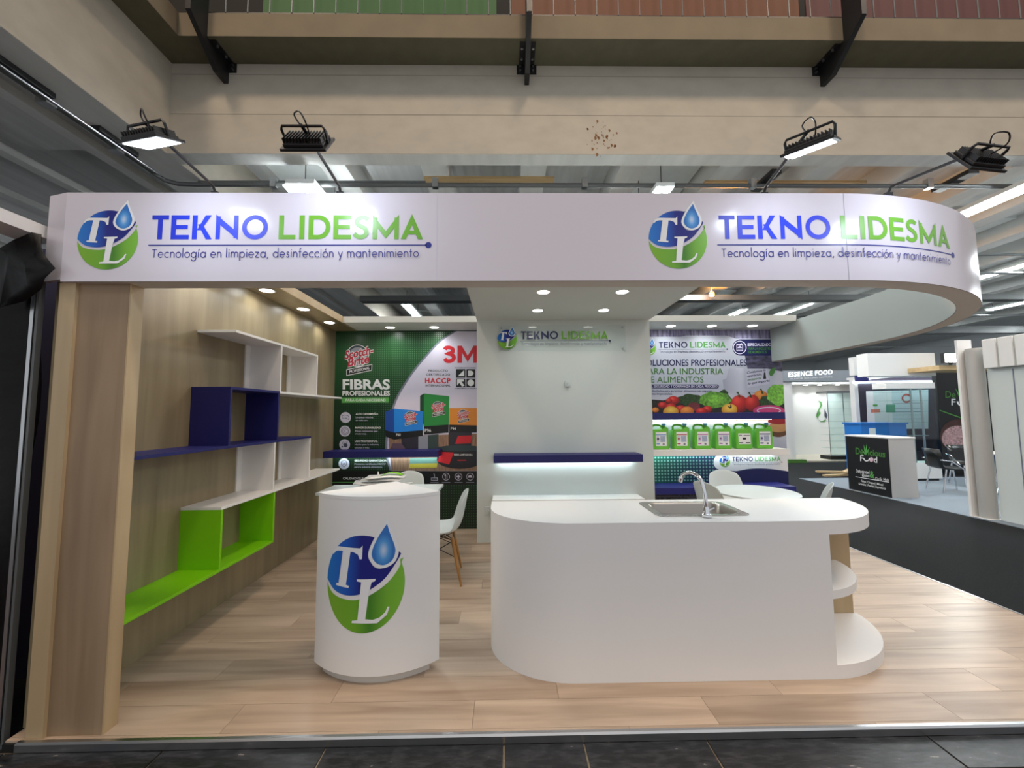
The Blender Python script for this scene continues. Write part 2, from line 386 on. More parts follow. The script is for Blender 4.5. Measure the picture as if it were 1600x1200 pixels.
def lowers():
    G = {}; w = .15
    arc = lambda cx, cy, r, a0, a1, n=14: ell(cx, cy, r, r, n, a0, a1)
    def g(ch, wd, *strokes):
        p = Pr()
        for st in strokes: p.stroke(st, w)
        G[ch] = (wd, p)
    o = arc(.5, .5, .45, 0, 359.9, 22)
    g('o', 1.0, o); g('ó', 1.0, o, [(.45, 1.2), (.65, 1.5)])
    g('e', 1.0, arc(.5, .5, .45, 0, 315, 18), [(.06, .5), (.95, .5)])
    g('c', .86, arc(.5, .5, .45, 45, 315, 16))
    g('n', .86, [(.1, 0), (.1, 1)], arc(.44, .62, .33, 180, 0, 10)+[(.77, 0)])
    g('m', 1.46, [(.1, 0), (.1, 1)], arc(.42, .64, .31, 180, 0, 10)+[(.73, 0)], arc(1.04, .64, .31, 180, 0, 10)+[(1.35, 0)])
    g('l', .24, [(.12, 0), (.12, 1.75)])
    g('i', .24, [(.12, 0), (.12, 1)], [(.12, 1.28), (.12, 1.45)])
    g('í', .3, [(.12, 0), (.12, 1)], [(.1, 1.2), (.3, 1.5)])
    g('a', 1.06, o, [(.95, 0), (.95, 1)])
    g('g', 1.06, o, [(.95, 1), (.95, -.1)]+arc(.5, -.1, .45, 0, -150, 12)[1:])
    g('d', 1.06, o, [(.95, 0), (.95, 1.75)])
    g('p', 1.06, o, [(.07, -.55), (.07, 1)])
    g('z', .8, [(.05, .93), (.75, .93)], [(.7, .95), (.1, .05)], [(.05, .07), (.75, .07)])
    g(',', .3, [(.2, .12), (.05, -.25)])
    g('s', .66, smooth_pts([(.56, .82), (.42, .93), (.25, .92), (.15, .78), (.25, .6), (.42, .48), (.54, .3), (.45, .1), (.28, .06), (.1, .18)], 3))
    g('f', .56, [(.25, 0), (.25, 1.4)]+arc(.47, 1.4, .22, 180, 80, 8)[1:], [(.03, .95), (.5, .95)])
    g('y', .86, [(.05, 1), (.43, .1)], [(.82, 1), (.3, -.55)])
    g('t', .56, [(.26, 0), (.26, 1.45)], [(.03, .95), (.5, .95)])
    g('T', 1.0, [(.5, 0), (.5, 1.5)], [(.05, 1.43), (.95, 1.43)])
    return G
LOW = lowers()
def tagline(s='Tecnología en limpieza, desinfección y mantenimiento'):
    p = Pr(); x = 0
    for ch in s:
        if ch == ' ': x += .62; continue
        wd, gl = LOW[ch]; q = Pr(); q.v = list(gl.v); q.f = gl.f; p.join(q.move(x, 0)); x += wd+.2
    p.w = x; return p
def glyphs(seq):
    p = Pr()
    for ch, x in seq:
        q = Pr(); q.v = list(CAPS[ch][1].v); q.f = CAPS[ch][1].f; p.join(q.move(x, 0))
    return p
# emblem traced in a unit circle
E_ = lambda pts: [((x-391)/209, (646-y)/256) for x, y in pts]
_cir = lambda a0, a1, n=40: ell(0, 0, 1, 1, n, a0, a1)
EMB_BLUE = E_(smooth_pts([(182, 640), (232, 690), (300, 710), (370, 704), (435, 674), (505, 618), (560, 535), (580, 496)], 4)) + \
    E_([(563, 474)]) + E_(smooth_pts([(556, 500), (545, 522), (515, 556), (480, 567), (450, 555), (430, 520), (425, 470), (438, 430), (452, 397)], 4)) + _cir(73, 177, 40)
EMB_GREEN = E_(smooth_pts([(183, 660), (215, 704), (265, 726), (330, 733), (380, 726), (440, 700), (515, 645), (565, 580), (592, 518)], 4)) + _cir(28, -183, 60)
EMB_T = [E_([(226, 500), (216, 496), (232, 470), (256, 455), (380, 458), (392, 443), (390, 515), (378, 517), (368, 492), (345, 480), (328, 479), (306, 655), (323, 659), (321, 671), (246, 664), (248, 652), (262, 652), (284, 478), (258, 478), (240, 484)])]
EMB_L = [E_([(365, 622), (460, 619), (456, 632), (440, 636), (428, 690), (412, 828), (448, 832), (480, 822), (508, 795), (518, 768), (528, 770), (516, 810), (470, 850), (342, 851), (344, 839), (372, 834), (388, 636), (366, 633)])]
EMB_DROP = E_(smooth_pts([(510, 330), (524, 380), (545, 440), (552, 480), (540, 522), (512, 545), (484, 548), (455, 530), (438, 495), (446, 450), (472, 392), (500, 346)], 4))
def emblem(parent, fmap, cx, cy, rx, ry=None, step=None, lift=.001):
    ry = rx if ry is None else ry
    def one(name, polys, m, li, **k):
        nonlocal parent
        p = Pr()
        for q in polys: p.poly(q)
        return p.move(cx, cy, rx, ry).put(name, m, parent, fmap, li, step, **k)
    box = (cx-rx, cx+rx, cy-ry, cy+ry)
    parent = one('emblem', [EMB_BLUE], emb_blue, lift, uvbox=box, label='round blue and green emblem with a water drop'); one('emblem_leaf', [EMB_GREEN], emb_green, lift, uvbox=box)
    one('emblem_letter', EMB_T, ink_white, lift*2); one('emblem_letter', EMB_L, ink_white, lift*2); one('emblem_halo', [[((x-.5)*1.30+.5, (y-.66)*1.20+.655) for x, y in EMB_DROP]], ink_white, lift*1.5); one('emblem_drop', [EMB_DROP], emb_drop, lift*2)
TAG = tagline()
def logo(parent, fmap, u, v, cap, step=None, lift=.001, blue=None, green=None, tag_ink=None, emb=True, sx=1.):
    if emb: emblem(parent, fmap, u-1.72*cap*sx, v-.02*cap, 1.2*cap*sx, 1.225*cap, step, lift)
    glyphs(LET[:5]).move(u, v, cap*sx, cap).put('lettering', blue or ink_blue, parent, fmap, lift, step)
    glyphs(LET[5:]).move(u, v, cap*sx, cap).put('lettering', green or ink_green, parent, fmap, lift, step)
    Pr().rect(-.1, 11.05, -.272, -.225).move(u, v, cap*sx, cap).put('underline', tag_ink or ink_navy, parent, fmap, lift, step)
    Pr().poly(ell(11.12, -.248, .13, .13, 20)).move(u, v, cap*sx, cap).put('underline_dot', tag_ink or ink_navy, parent, fmap, lift, step)
    t = Pr(); t.v = list(TAG.v); t.f = TAG.f
    t.move(u+.05*cap*sx, v-.76*cap, 10.73*cap*sx/TAG.w, .235*cap).put('tagline', tag_ink or ink_navy, parent, fmap, lift, step)['kind'] = 'stuff'

_TX = {}
def text2d(s, bold=0., shear=0., space=1.):
    key = (s, bold, shear, space)
    if key not in _TX:
        cu = bpy.data.curves.new('t', 'FONT'); cu.body = s; cu.offset = bold; cu.shear = shear; cu.space_character = space; cu.resolution_u = 3
        ob = bpy.data.objects.new('t', cu); COL.objects.link(ob)
        me = bpy.data.meshes.new_from_object(ob.evaluated_get(bpy.context.evaluated_depsgraph_get()))
        _TX[key] = ([(v.co.x, v.co.y) for v in me.vertices], [list(p.vertices) for p in me.polygons])
        bpy.data.objects.remove(ob); bpy.data.curves.remove(cu); bpy.data.meshes.remove(me)
    return _TX[key]
def ptext(parent, s, p0, p1, h, plane, m, lift=.002, bold=.012, shear=0., name='lettering', space=1., label=None):
    """lettering from pixel p0 to p1 (baseline) with cap height h pixels, lying on the plane"""
    vs, fs = text2d(s, bold, shear, space)
    if not vs: return
    x0 = min(p[0] for p in vs); x1 = max(p[0] for p in vs); ch = .729
    O = P(*p0, *plane); U = (P(*p1, *plane)-O)/(x1-x0); Q = (P(p0[0], p0[1]-h, *plane)-O)/ch
    n = (CAM-O); ax = V((0, 0, 0)); ax[plane[0]] = math.copysign(lift, n[plane[0]])
    mb = MB(); mb.v = [O+U*(x-x0)+Q*y+ax for x, y in vs]; mb.f = fs
    o = mb.build(name, m, parent)
    if label: o['label'] = label
    return o
def ppoly(parent, name, pts, plane, m, lift=.001, label=None):
    q = [P(x, y, *plane) for x, y in pts]
    if 'xmax' in parent: q = [V((min(p.x, parent['xmax']), p.y, p.z)) for p in q]
    ax = V((0, 0, 0)); ax[plane[0]] = math.copysign(lift, (CAM-q[0])[plane[0]])
    xs = [p[0] for p in pts]; ys = [p[1] for p in pts]
    mb = MB(); mb.v = [p+ax for p in q]; mb.f = [list(range(len(q)))]
    o = mb.build(name, m, parent, uv=[((x-min(xs))/(max(xs)-min(xs)+1e-9), (max(ys)-y)/(max(ys)-min(ys)+1e-9)) for x, y in pts])
    if label: o['label'] = label
    return o
def prect(parent, name, x0, y0, x1, y1, plane, m, lift=.001, label=None):
    return ppoly(parent, name, [(x0, y0), (x1, y0), (x1, y1), (x0, y1)], plane, m, lift, label)
# ------------------------------------------------------------------ the setting
XL, XR, YB, YC, ZS, ZF = -2.33, 3.845, 3.43, 2.845, 2.68, 2.217
fl = struct(B(-16, 26, -6, 32, -.20, -.05).build('floor', carpet), 'dark grey hall floor around the stands')
struct(B(6.86, 15, 1.0, 7.4, -.05, -.042).build('floor_carpet', carpet2), 'pale grey carpet of the stand across the aisle')
struct(B(-6, 8, -6, -.19, -.0505, -.047).build('floor_walkway', brown_floor), 'brown painted floor strip at the very front')
kerb = struct(B(-6, 8, -.20, .0, -.05, -.046).build('floor_kerb', grout), 'worn joint bed of the black tile strip')
xs = [-6, -4.4, -2.35, -1.62, -.86, -.02, .36, .95, 2.02, 2.9, 4.2, 8]
for a, b in zip(xs, xs[1:]):
    MB().prism([(a+.006, -.185), (b-.006, -.185), (b-.004, -.012), (a+.004, -.012)], 2, -.046, -.038).build('tile', tile_blk, kerb)
# raised stand floor of laminate planks
plat = struct(B(XL-.05, XR, .0, YB+.1, -.05, -.009).build('floor_platform', ink_black), 'raised stand floor laid with oak laminate planks')
PW, PL = .1955, 1.215
y = P(300, 1102, 2, 0)[1]
while y > 0: y -= PW
row = 0
x_ref = P(272, 1084, 2, 0)[0]
while y < YB+.1:
    y0, y1 = max(y, .012), min(y+PW, YB+.1)
    if y1-y0 > .01:
        x = x_ref-PL*6+((row*.37+.0) % 1.0)*PL
        while x < XR:
            a, b = max(x, XL-.05), min(x+PL, XR-.006)
            if b-a > .02: B(a+.0008, b-.0008, y0+.0008, y1-.0008, -.009, 0).build('plank', plank_m, plat)
            x += PL
    y += PW; row += 1
t1 = struct(MB().prism([(-.012, -.036), (.012, -.036), (.012, .003), (-.004, .003), (-.012, -.004)], 0, XL+.02, XR).build('trim_1', alu), 'aluminium edge strip along the front of the stand floor')
t2 = struct(B(XR-.006, XR+.014, 0, YB+.1, -.045, .003).build('trim_2', alu), 'aluminium edge strip along the aisle side of the stand floor')

# stand walls
struct(B(XL-.06, XL, .09, YB, 0, ZS).build('wall_left', veneer), 'tall oak veneer side wall carrying the coloured shelves')
wb = struct(B(XL-.06, -.30, YB, YB+.08, 0, ZS+.07).build('wall_back', white_paint), 'white back wall behind the left poster')
struct(B(1.70, 3.83, YB, YB+.08, 0, ZS+.07).build('wall_back_right', white_paint), 'white back wall behind the right poster')
struct(B(-.357, 1.785, YC, YB, 0, ZS).build('wall_center', white_paint), 'wide white storeroom block in the middle of the stand')
# flat soffits
struct(B(-.357, 1.785, .118, YB, ZS, ZS+.009).build('ceiling_center', white_paint), 'flat white canopy from the sign band to the storeroom')
struct(B(-2.03, -.357, 2.92, YB, ZS-.005, ZS+.07).build('ceiling_back_left', white_paint), 'white lowered soffit above the left poster')
struct(B(1.785, 3.69, 2.92, YB, ZS-.005, ZS+.07).build('ceiling_back_right', white_paint), 'white lowered soffit above the right poster')
so = struct(B(XL-.03, -2.045, .115, YB, ZS-.01, ZS+.06).build('ceiling_left', veneer), 'oak veneer soffit over the shelf wall')
B(-2.045, -2.03, .115, 2.92, ZS-.012, ZS+.07).build('edge_board', veneer_edge, so)
# left front pillar
pl = thing('pillar', (-2.12, .05, 0), 'tall brown wood pillar at the front left corner under the sign band', 'pillar')
B(-2.216, -1.955, .035, .06, 0, ZF).build('front_board', veneer_dk, pl)
B(-1.975, -1.948, .036, .11, 0, ZF-.001).build('side_board', veneer_edge, pl)
B(-2.295, -2.214, .018, .045, 0, ZF).build('edge_post', veneer_edge, pl)
B(-2.295, -2.275, .045, .12, 0, ZF).build('return_board', veneer_dk, pl)

# ------------------------------------------------------------------ sign band with the curved end
RO, TH = 2.0, .113
def band_pt(s, off):
    """plan point at arc length s (s = X on the straight part), off inward"""
    if s <= 1.8: return (s, off)
    L = RO*math.pi/2
    if s <= 1.8+L:
        a = (s-1.8)/RO; return (1.8+(RO-off)*math.sin(a), RO-(RO-off)*math.cos(a))
    return (3.8-off, RO+(s-1.8-L))
SEND = 1.8+RO*math.pi/2+(YB-RO)
fa = thing('sign_band', (0, .05, ZF), 'long white overhead sign band curving round at its right end', 'sign')
ss = [-2.275, -1, 0, 1, 1.8]+[1.8+RO*math.pi/2*i/40 for i in range(1, 41)]+[SEND]
mb = MB(); n = len(ss)
for off in (0, TH):
    for z in (ZF, 2.69):
        mb.v += [V((*band_pt(s, off), z)) for s in ss]
idx = lambda k, i: k*n+i
for i in range(n-1):
    for a, b in ((0, 1), (1, 3), (3, 2), (2, 0)): mb.f.append((idx(a, i), idx(a, i+1), idx(b, i+1), idx(b, i)))
mb.f += [(idx(0, 0), idx(1, 0), idx(3, 0), idx(2, 0)), (idx(0, n-1), idx(2, n-1), idx(3, n-1), idx(1, n-1))]
band = mb.build('band_panel', vinyl, fa, smooth=30)
MB().prism([(-2.40, .035), (-2.275, .0), (-2.275, .02), (-2.395, .06)], 2, ZF+.012, 2.69).build('end_return', vinyl, fa)
def under(off0, off1, z):
    m_ = MB(); m_.v = [V((*band_pt(s, off0), z)) for s in ss]+[V((*band_pt(s, off1), z)) for s in ss]
    m_.f = [(i, i+1, n+i+1, n+i) for i in range(n-1)]; return m_
under(.004, TH-.004, ZF-.0015).build('bottom_board', offwhite, fa)
lin = MB(); lin.v = [V((*band_pt(s, TH+.002), z)) for z in (ZF+.001, 2.689) for s in ss]; lin.f = [(i, i+1, n+i+1, n+i) for i in range(n-1)]
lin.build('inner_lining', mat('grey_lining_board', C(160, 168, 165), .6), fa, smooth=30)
def fmap_band(u, v, lift):
    x, y_ = band_pt(u, -lift); return V((x, y_, v))
def seam(u, m_=None):
    Pr().rect(u-.0010, u+.0010, ZF+.001, 2.689).put('seam', m_ or ink_lav, fa, fmap_band, .0006)
seam(P(683, 370, 1, 0)[0])
pT = P(236, 380.5, 1, 0); pA = P(661, 376.5, 1, 0)
CAPH = (pA.x-pT.x)/10.9
logo(fa, fmap_band, pT.x, P(236, 374, 1, 0).z, CAPH*1.0, None)
pT2 = P(1124, 372.5, 1, 0)
logo(fa, fmap_band, pT2.x, P(236, 374, 1, 0).z, CAPH*1.0, .05)
useam = P(1322, 370, 1, 0).x; seam(useam, ink_grey)

# ------------------------------------------------------------------ the hall: beams, slabs, balcony edge
ZB, ZT, YBM = 4.912, 6.15, 2.97
struct(B(-4.365, 16, YBM, YBM+.23, ZB, ZT).build('beam_cross', concrete), 'deep concrete beam spanning the hall above the stand')
B(-4.365, 16, YBM+.004, YBM+.23, ZB-.002, ZB).build('lit_bottom_face', concrete2, bpy.data.objects['beam_cross'])  # paler face, the light on the beam underside is put into its colour
B(-4.365, 16, YBM+.231, YBM+.24, ZB+.001, ZT).build('rear_face', concrete2, bpy.data.objects['beam_cross'])
struct(B(-4.95, -4.366, -6, 30, ZB, ZT).build('beam_side', concrete), 'deep concrete beam running back on the left side')
ledge_m = mat('brown_ledge_concrete', C(116, 104, 84), .85, noise=.08, nscale=3, bump=.1)
B(-4.95, -4.37, -6, 30, ZB-.002, ZB).build('lit_bottom_face', concrete2, bpy.data.objects['beam_side'])  # underside light painted in by the paler colour here too
shade_olive = mat('painted_shade_olive', C(88, 84, 66), .85, noise=.1)  # darker colour of the sheets below paints in the shade under the ledges
bal = struct(B(-3.98, 16, 2.578, YBM+.3, ZT, ZT+.30).build('ledge_cross', ledge_m), 'balcony slab edge above the cross beam')
struct(B(-4.95, -3.98, -6, YBM+.3, ZT, ZT+.30).build('ledge_side', ledge_m), 'balcony slab edge above the side beam')
B(-3.97, 16, 2.579, YBM-.001, ZT-.004, ZT).build('shade_sheet', shade_olive, bal)
B(-4.365, -3.97, -6, YBM-.001, ZT-.004, ZT).build('shade_sheet', shade_olive, bpy.data.objects['ledge_side'])
ceil = struct(B(-16, 26, YBM+.24, 32, 5.72, 5.86).build('ceiling', concrete3), 'grey ribbed concrete hall ceiling')
struct(B(-16, -4.95, -6, YBM+.24, 5.12, 5.30).build('ceiling_side', concrete3), 'dark grey hall ceiling on the left')
for k in range(5):
    x0 = -5.35-k*1.25; B(x0-.16, x0, -6, 20, 5.02, 5.12).build('rib', concrete2, bpy.data.objects['ceiling_side'])
for k in range(17):
    x0 = -4.2+k*1.55
    if k: B(x0-.20, x0+.20, YBM+.24, 31, 5.34, 5.72).build('rib', concrete2, ceil)
    for j in range(7):
        if (k*3+j*5) % 4 == 0: B(x0+.24, x0+1.31, YBM+.6+j*2.6, YBM+2.7+j*2.6, 5.66, 5.72).build('ceiling_panel', panel_l, ceil)
for k, (xa, xb, yy) in enumerate(((-1.3, .8, 4.15), (3.3, 6.0, 4.25))):
    tag(B(xa, xb, yy, yy+.12, 5.3, 5.34).build('plywood_board', ply), ('short plywood board' if k == 0 else 'long plywood board')+' laid across the ceiling ribs behind the '+('middle' if k == 0 else 'right')+' of the beam', 'board')
struct(B(-16, 26, 31, 31.3, -.05, 5.86).build('wall_far', mat('far_wall', C(186, 190, 192), .9)), 'grey far wall of the hall')
struct(B(26, 26.3, -6, 31.3, -.05, 5.86).build('wall_far_side', MATS['far_wall']), 'grey side wall at the far right of the hall')
for yy, z0, z1, lab in ((9.6, 4.86, 5.02, 'nearer'), (14.5, 4.8, 5.1, 'farther')):
    tag(B(-4.3, 24, yy, yy+.3, z0, z1).build('cable_duct', duct), 'grey cable duct crossing the hall ceiling, %s of the two' % lab, 'duct')
for k, yy in enumerate((6.4, 7.6, 12.0, 19.0)):
    tag(MB().cyl((-4.3, yy, 4.95), (24, yy, 4.95), .03, n=8).build('ceiling_pipe', alu), ['thin pipe crossing the ceiling nearest behind the cross beam', 'second thin pipe crossing the ceiling behind the beam', 'third thin pipe crossing the ceiling, past the near duct', 'farthest thin pipe crossing the hall ceiling'][k], 'pipe')
# conduit under the side beam, turning along the cross beam
cdt = thing('conduit', (-4.78, 3.3, 4.80), 'grey electrical conduit running below the beams with clamps', 'conduit')
MB().tube([(-4.80, -4, 4.83), (-4.80, 3.25, 4.83)], .022).build('pipe', duct, cdt)
MB().tube([(-4.73, -4, 4.82), (-4.73, 3.30, 4.82)], .014).build('pipe', alu, cdt)
MB().tube([(-4.80, 3.25, 4.83), (-4.77, 3.42, 4.82), (-4.65, 3.5, 4.815), (-4.4, 3.51, 4.81), (14, 3.51, 4.80)], .032).build('pipe', duct, cdt)
MB().tube([(-4.4, 3.56, 4.87), (-1.15, 3.56, 4.87)], .03).build('pipe', duct, cdt)
for x in (-3.3, -1.0, 1.15, 3.6, 6.2): B(x-.04, x+.04, 3.47, 3.55, 4.765, 4.905).build('clamp', alu, cdt)
for yy in (1.2, 2.0, 2.75): B(-4.86, -4.74, yy-.05, yy+.05, 4.78, 4.86).build('clamp', alu, cdt)
for k, (x0, x1, y0, y1) in enumerate(((-4.86, -4.70, 2.45, 2.95), (-4.86, -4.70, 1.5, 2.0), (3.72, 3.86, 3.25, 3.75), (6.5, 6.66, 3.25, 3.75))):
    B(x0, x1, y0, y1, 4.84, 4.905).build('junction_box', blackm, cdt, bevel=.008)
# black bolted plates carrying the balcony rail
for k, x in enumerate((-3.65, .297, 4.27)):
    lab = ['left', 'middle', 'right'][k]
    t = thing('rail_bracket', (x, YBM, 5.87), 'black bolted steel plate on the balcony edge, %s of three' % lab, 'bracket', 'black steel balcony plates')
    MB().prism([(YBM, 5.87), (YBM, 6.137), (2.577, 6.137), (2.577, 7.2), (2.31, 7.2), (2.31, 6.22), (YBM-.19, 5.87)], 0, x-.03, x+.03).build('web_plate', blackm, t)
    B(x-.13, x+.13, YBM-.012, YBM, 6.02, 6.15).build('flange', blackm, t)
    B(x-.10, x+.10, 2.62, YBM-.02, 6.138, 6.15).build('flange', blackm, t)
    for dx in (-.085, .085):
        for dz in (6.06, 6.12): MB().cyl((x+dx, YBM-.03, dz), (x+dx, YBM-.01, dz), .014, n=8).build('bolt', alu, t)
    for dx in (-.07, .07):
        for dy in (2.70, 2.85): MB().cyl((x+dx, dy, 6.12), (x+dx, dy, 6.139), .016, n=8).build('bolt', alu, t)
rl = thing('balcony_railing', (4, 2.62, ZT+.30), 'wire mesh balcony railing with thin upright bars', 'railing')
B(-3.9, 15, 2.60, 2.64, ZT+.30, ZT+.335).build('bottom_rail', blackm, rl)
b0 = MB().cyl((0, 0, 0), (0, 0, 1.0), .008, n=6).build('bar', duct, rl, loc=(0, 0, 0)); b0.location = V((-3.7, 2.6, ZT+.33))-rl.location
for k in range(1, 66):
    c = b0.copy(); COL.objects.link(c); c.parent = rl; c.location = V((-3.7+k*.27, 2.6, ZT+.33))-rl.location
for k, (a, b, m_, lb) in enumerate(((-3.2, -.1, mat('green_banner', C(52, 92, 46), .7), 'green'), (.1, 4.0, mat('brown_banner', C(100, 60, 36), .7), 'orange brown'), (4.1, 12, mat('red_banner', C(84, 46, 42), .7), 'dull red'))):
    tag(B(a, b, 2.95, 2.97, ZT+.30, ZT+1.2).build('balcony_screen', m_), lb+' screen panel standing behind the balcony railing', 'panel')

struct(B(-16, 26, 3.4, 3.5, ZT+.30, 9).build('wall_balcony', mat('dark_balcony_wall', C(40, 38, 34), .9)), 'dark wall behind the balcony railing')
struct(B(-16, -4.96, -6, 3.4, ZT+.30, 9).build('wall_balcony_side', MATS['dark_balcony_wall']), 'dark wall behind the side balcony')
# fluorescent battens on the hall ceiling
def batten(x, y0, y1, z, lab, tubes=2, w=.16, power=75):
    t = thing('fluorescent_batten', (x, (y0+y1)/2, z), lab, 'ceiling light', 'hall fluorescent lights')
    hs = B(x-w/2-.02, x+w/2+.02, y0, y1, z, z+.06).build('housing', panel_l, t)
    for k in range(tubes):
        dx = (k-(tubes-1)/2)*w*.62
        MB().cyl((x+dx, y0+.03, z-.018), (x+dx, y1-.03, z-.018), .017, n=8).build('tube', tube_m, hs)
    for yy in (y0+.15, y1-.15): MB().cyl((x, yy, z+.06), (x, yy, 5.72), .008, n=6).build('hanger', duct, t)
    area('batten_light', (x, (y0+y1)/2, z-.05), w, power, (.90, .97, 1), shape='RECTANGLE', sy=y1-y0)
b1_ = P(468, 286, 2, 4.7); b2_ = P(1040, 291, 2, 4.7); b3_ = P(1508, 334, 2, 4.7)
batten(b1_.x, b1_.y, b1_.y+1.25, 4.7, 'triple fluorescent light above the sign band near the second floodlight', 3, .36)
batten(b2_.x, b2_.y, b2_.y+1.25, 4.7, 'twin fluorescent light above the right emblem of the sign band', 2, .22)
batten(-3.35, 11.2, 13.2, 5.2, 'twin fluorescent light seen over the left poster soffit', 2, .30)
batten(8.6, 12.0, 13.8, 5.2, 'twin fluorescent light seen over the right poster soffit', 2, .26)
batten(b3_.x, b3_.y-2.2, b3_.y+2.6, 4.7, 'long fluorescent row beside the curved end of the sign band', 2, .26, 60)
batten(9.6, 10.1, 13.4, 4.9, 'long fluorescent row below the curved sign band at the right', 1, .16, 90)
batten(14.0, 10.1, 14.3, 5.0, 'far fluorescent row at the right of the hall', 1, .16, 120)
batten(2.7, 7.5, 9.3, 5.2, 'fluorescent light hidden high behind the middle canopy', 2, .26, 90)

batten(-8.5, 10.0, 15.0, 5.0, 'fluorescent row high on the left beyond the side beam', 2, .26, 120)  # out of view, added to light the left ceiling
batten(5.8, 7.5, 9.3, 5.2, 'fluorescent light high behind the curved sign end', 2, .26, 90)  # out of view, added to brighten the ceiling
am = thing('amber_lamp', (6.0, 9.2, 4.86), 'small amber warning lamp under the cable duct', 'lamp')
MB().lathe([(.05, -.10), (.07, -.06), (.06, 0)], (6.0, 9.3, 4.99), 16).build('dome', mat('amber_glow', C(255, 150, 30), .4, emit=8, ecol=(1, .42, .05, 1)), am)
MB().lathe([(.07, -.0), (.07, .05)], (6.0, 9.3, 4.99), 16).build('base', blackm, am); MB().cyl((6.0, 9.3, 5.04), (6.0, 9.3, 5.72), .008, n=6).build('hanger', duct, am)
area('amber_lamp_glow', (6.0, 9.3, 4.85), .2, 260, (1, .42, .06), (0, -.5, 1))

st = random.Random(4); mb = MB()
for k in range(46):
    a, r = st.uniform(0, 6.28), st.random()**.7*.28
    cx, cz, w = P(940, 212, 1, YBM).x+r*math.cos(a)*.8, P(940, 212, 1, YBM).z+r*math.sin(a)*.9-.04, st.uniform(.004, .022)
    mb.add([(cx+w*q*math.cos(t), YBM-.0015, cz+w*q*1.4*math.sin(t)) for t, q in ((0, 1), (1.1, .7), (2.2, 1), (3.3, .6), (4.4, 1), (5.4, .8))], [(0, 1, 2, 3, 4, 5)])
mb.build('rust_stain', mat('rust', C(122, 84, 50), .9), bpy.data.objects['beam_cross'])['kind'] = 'stuff'
for z, h in ((P(800, 119, 1, YBM).z, .003), (P(800, 180, 1, YBM).z, .0015)):
    B(-4.36, 16, YBM-.003, YBM, z-h, z+h).build('form_seam', mat('concrete_seam', C(140, 132, 118), .9), bpy.data.objects['beam_cross'])

for k, (bx, ya, yb) in enumerate(((13.0, 4.5, 9.0), (17.5, 5.0, 12.0), (18.5, 15.5, 22.0), (22.5, 8.0, 14.0), (8.5, 16.0, 22.0), (-1.5, 15.5, 20.0), (2.0, 15.5, 19.0), (9.0, 24.5, 30.0), (16.0, 24.5, 30.0))):  # extra rows added to brighten the far ceiling and walls
    batten(bx, ya, yb, 5.15, 'fluorescent row far back in the hall, ' + ['above the wooden canopy board', 'right of the canopy board', 'at the far right end', 'along the far side wall', 'straight beyond the lettered stand', 'beyond the left poster soffit', 'beyond the middle canopy', 'against the far wall on the left', 'against the far wall on the right'][k], 2, .24, 90)
# ------------------------------------------------------------------ recessed downlights of the stand
def downlight(x, y, z, lab, power=1.55, r=.062):
    t = thing('downlight', (x, y, z), lab, 'ceiling light', 'round recessed downlights of the stand')
    MB().lathe([(r*.86, -.001), (r, -.004), (r*1.16, -.003), (r*1.18, 0), (r*.9, .0)], (x, y, z), 28).build('trim_ring', white, t, smooth=50)
    MB().lathe([(r*.9, -.0035), (r*.9, -.001)], (x, y, z), 28).build('diffuser', lamp_m, t)
    area('downlight_glow', (x, y, z-.012), r*1.7, power, (.96, 1, .97), spread=150)
for k, y_ in enumerate((.9, 1.6, 2.26, 2.9)):
    downlight(-2.19, y_, ZS-.01, 'round downlight in the oak soffit, %s' % ['nearest the front, close behind the sign band', 'first one in view behind the sign band', 'second one in view from the front', 'last one before the green poster'][k], 1.2)
for k, x in enumerate((-1.53, -.95)): downlight(x, 3.22, ZS-.005, 'round downlight in the soffit above the green poster, %s' % ['nearer the oak wall', 'nearer the storeroom block'][k], 1.7)
for k, (x, y_) in enumerate(((.36, 1.0), (1.11, 1.0), (.36, 1.70), (1.115, 1.70), (.36, 2.385), (1.105, 2.385))):
    downlight(x, y_, ZS, 'round downlight in the middle canopy, %s row, %s side' % (['front', 'front', 'middle', 'middle', 'back', 'back'][k], 'left' if k % 2 == 0 else 'right'))
for k, x in enumerate((2.20, 2.75, 3.30)): downlight(x, 3.20, ZS-.005, 'round downlight above the food poster, %s of three' % ['left', 'middle', 'right'][k], 1.7)

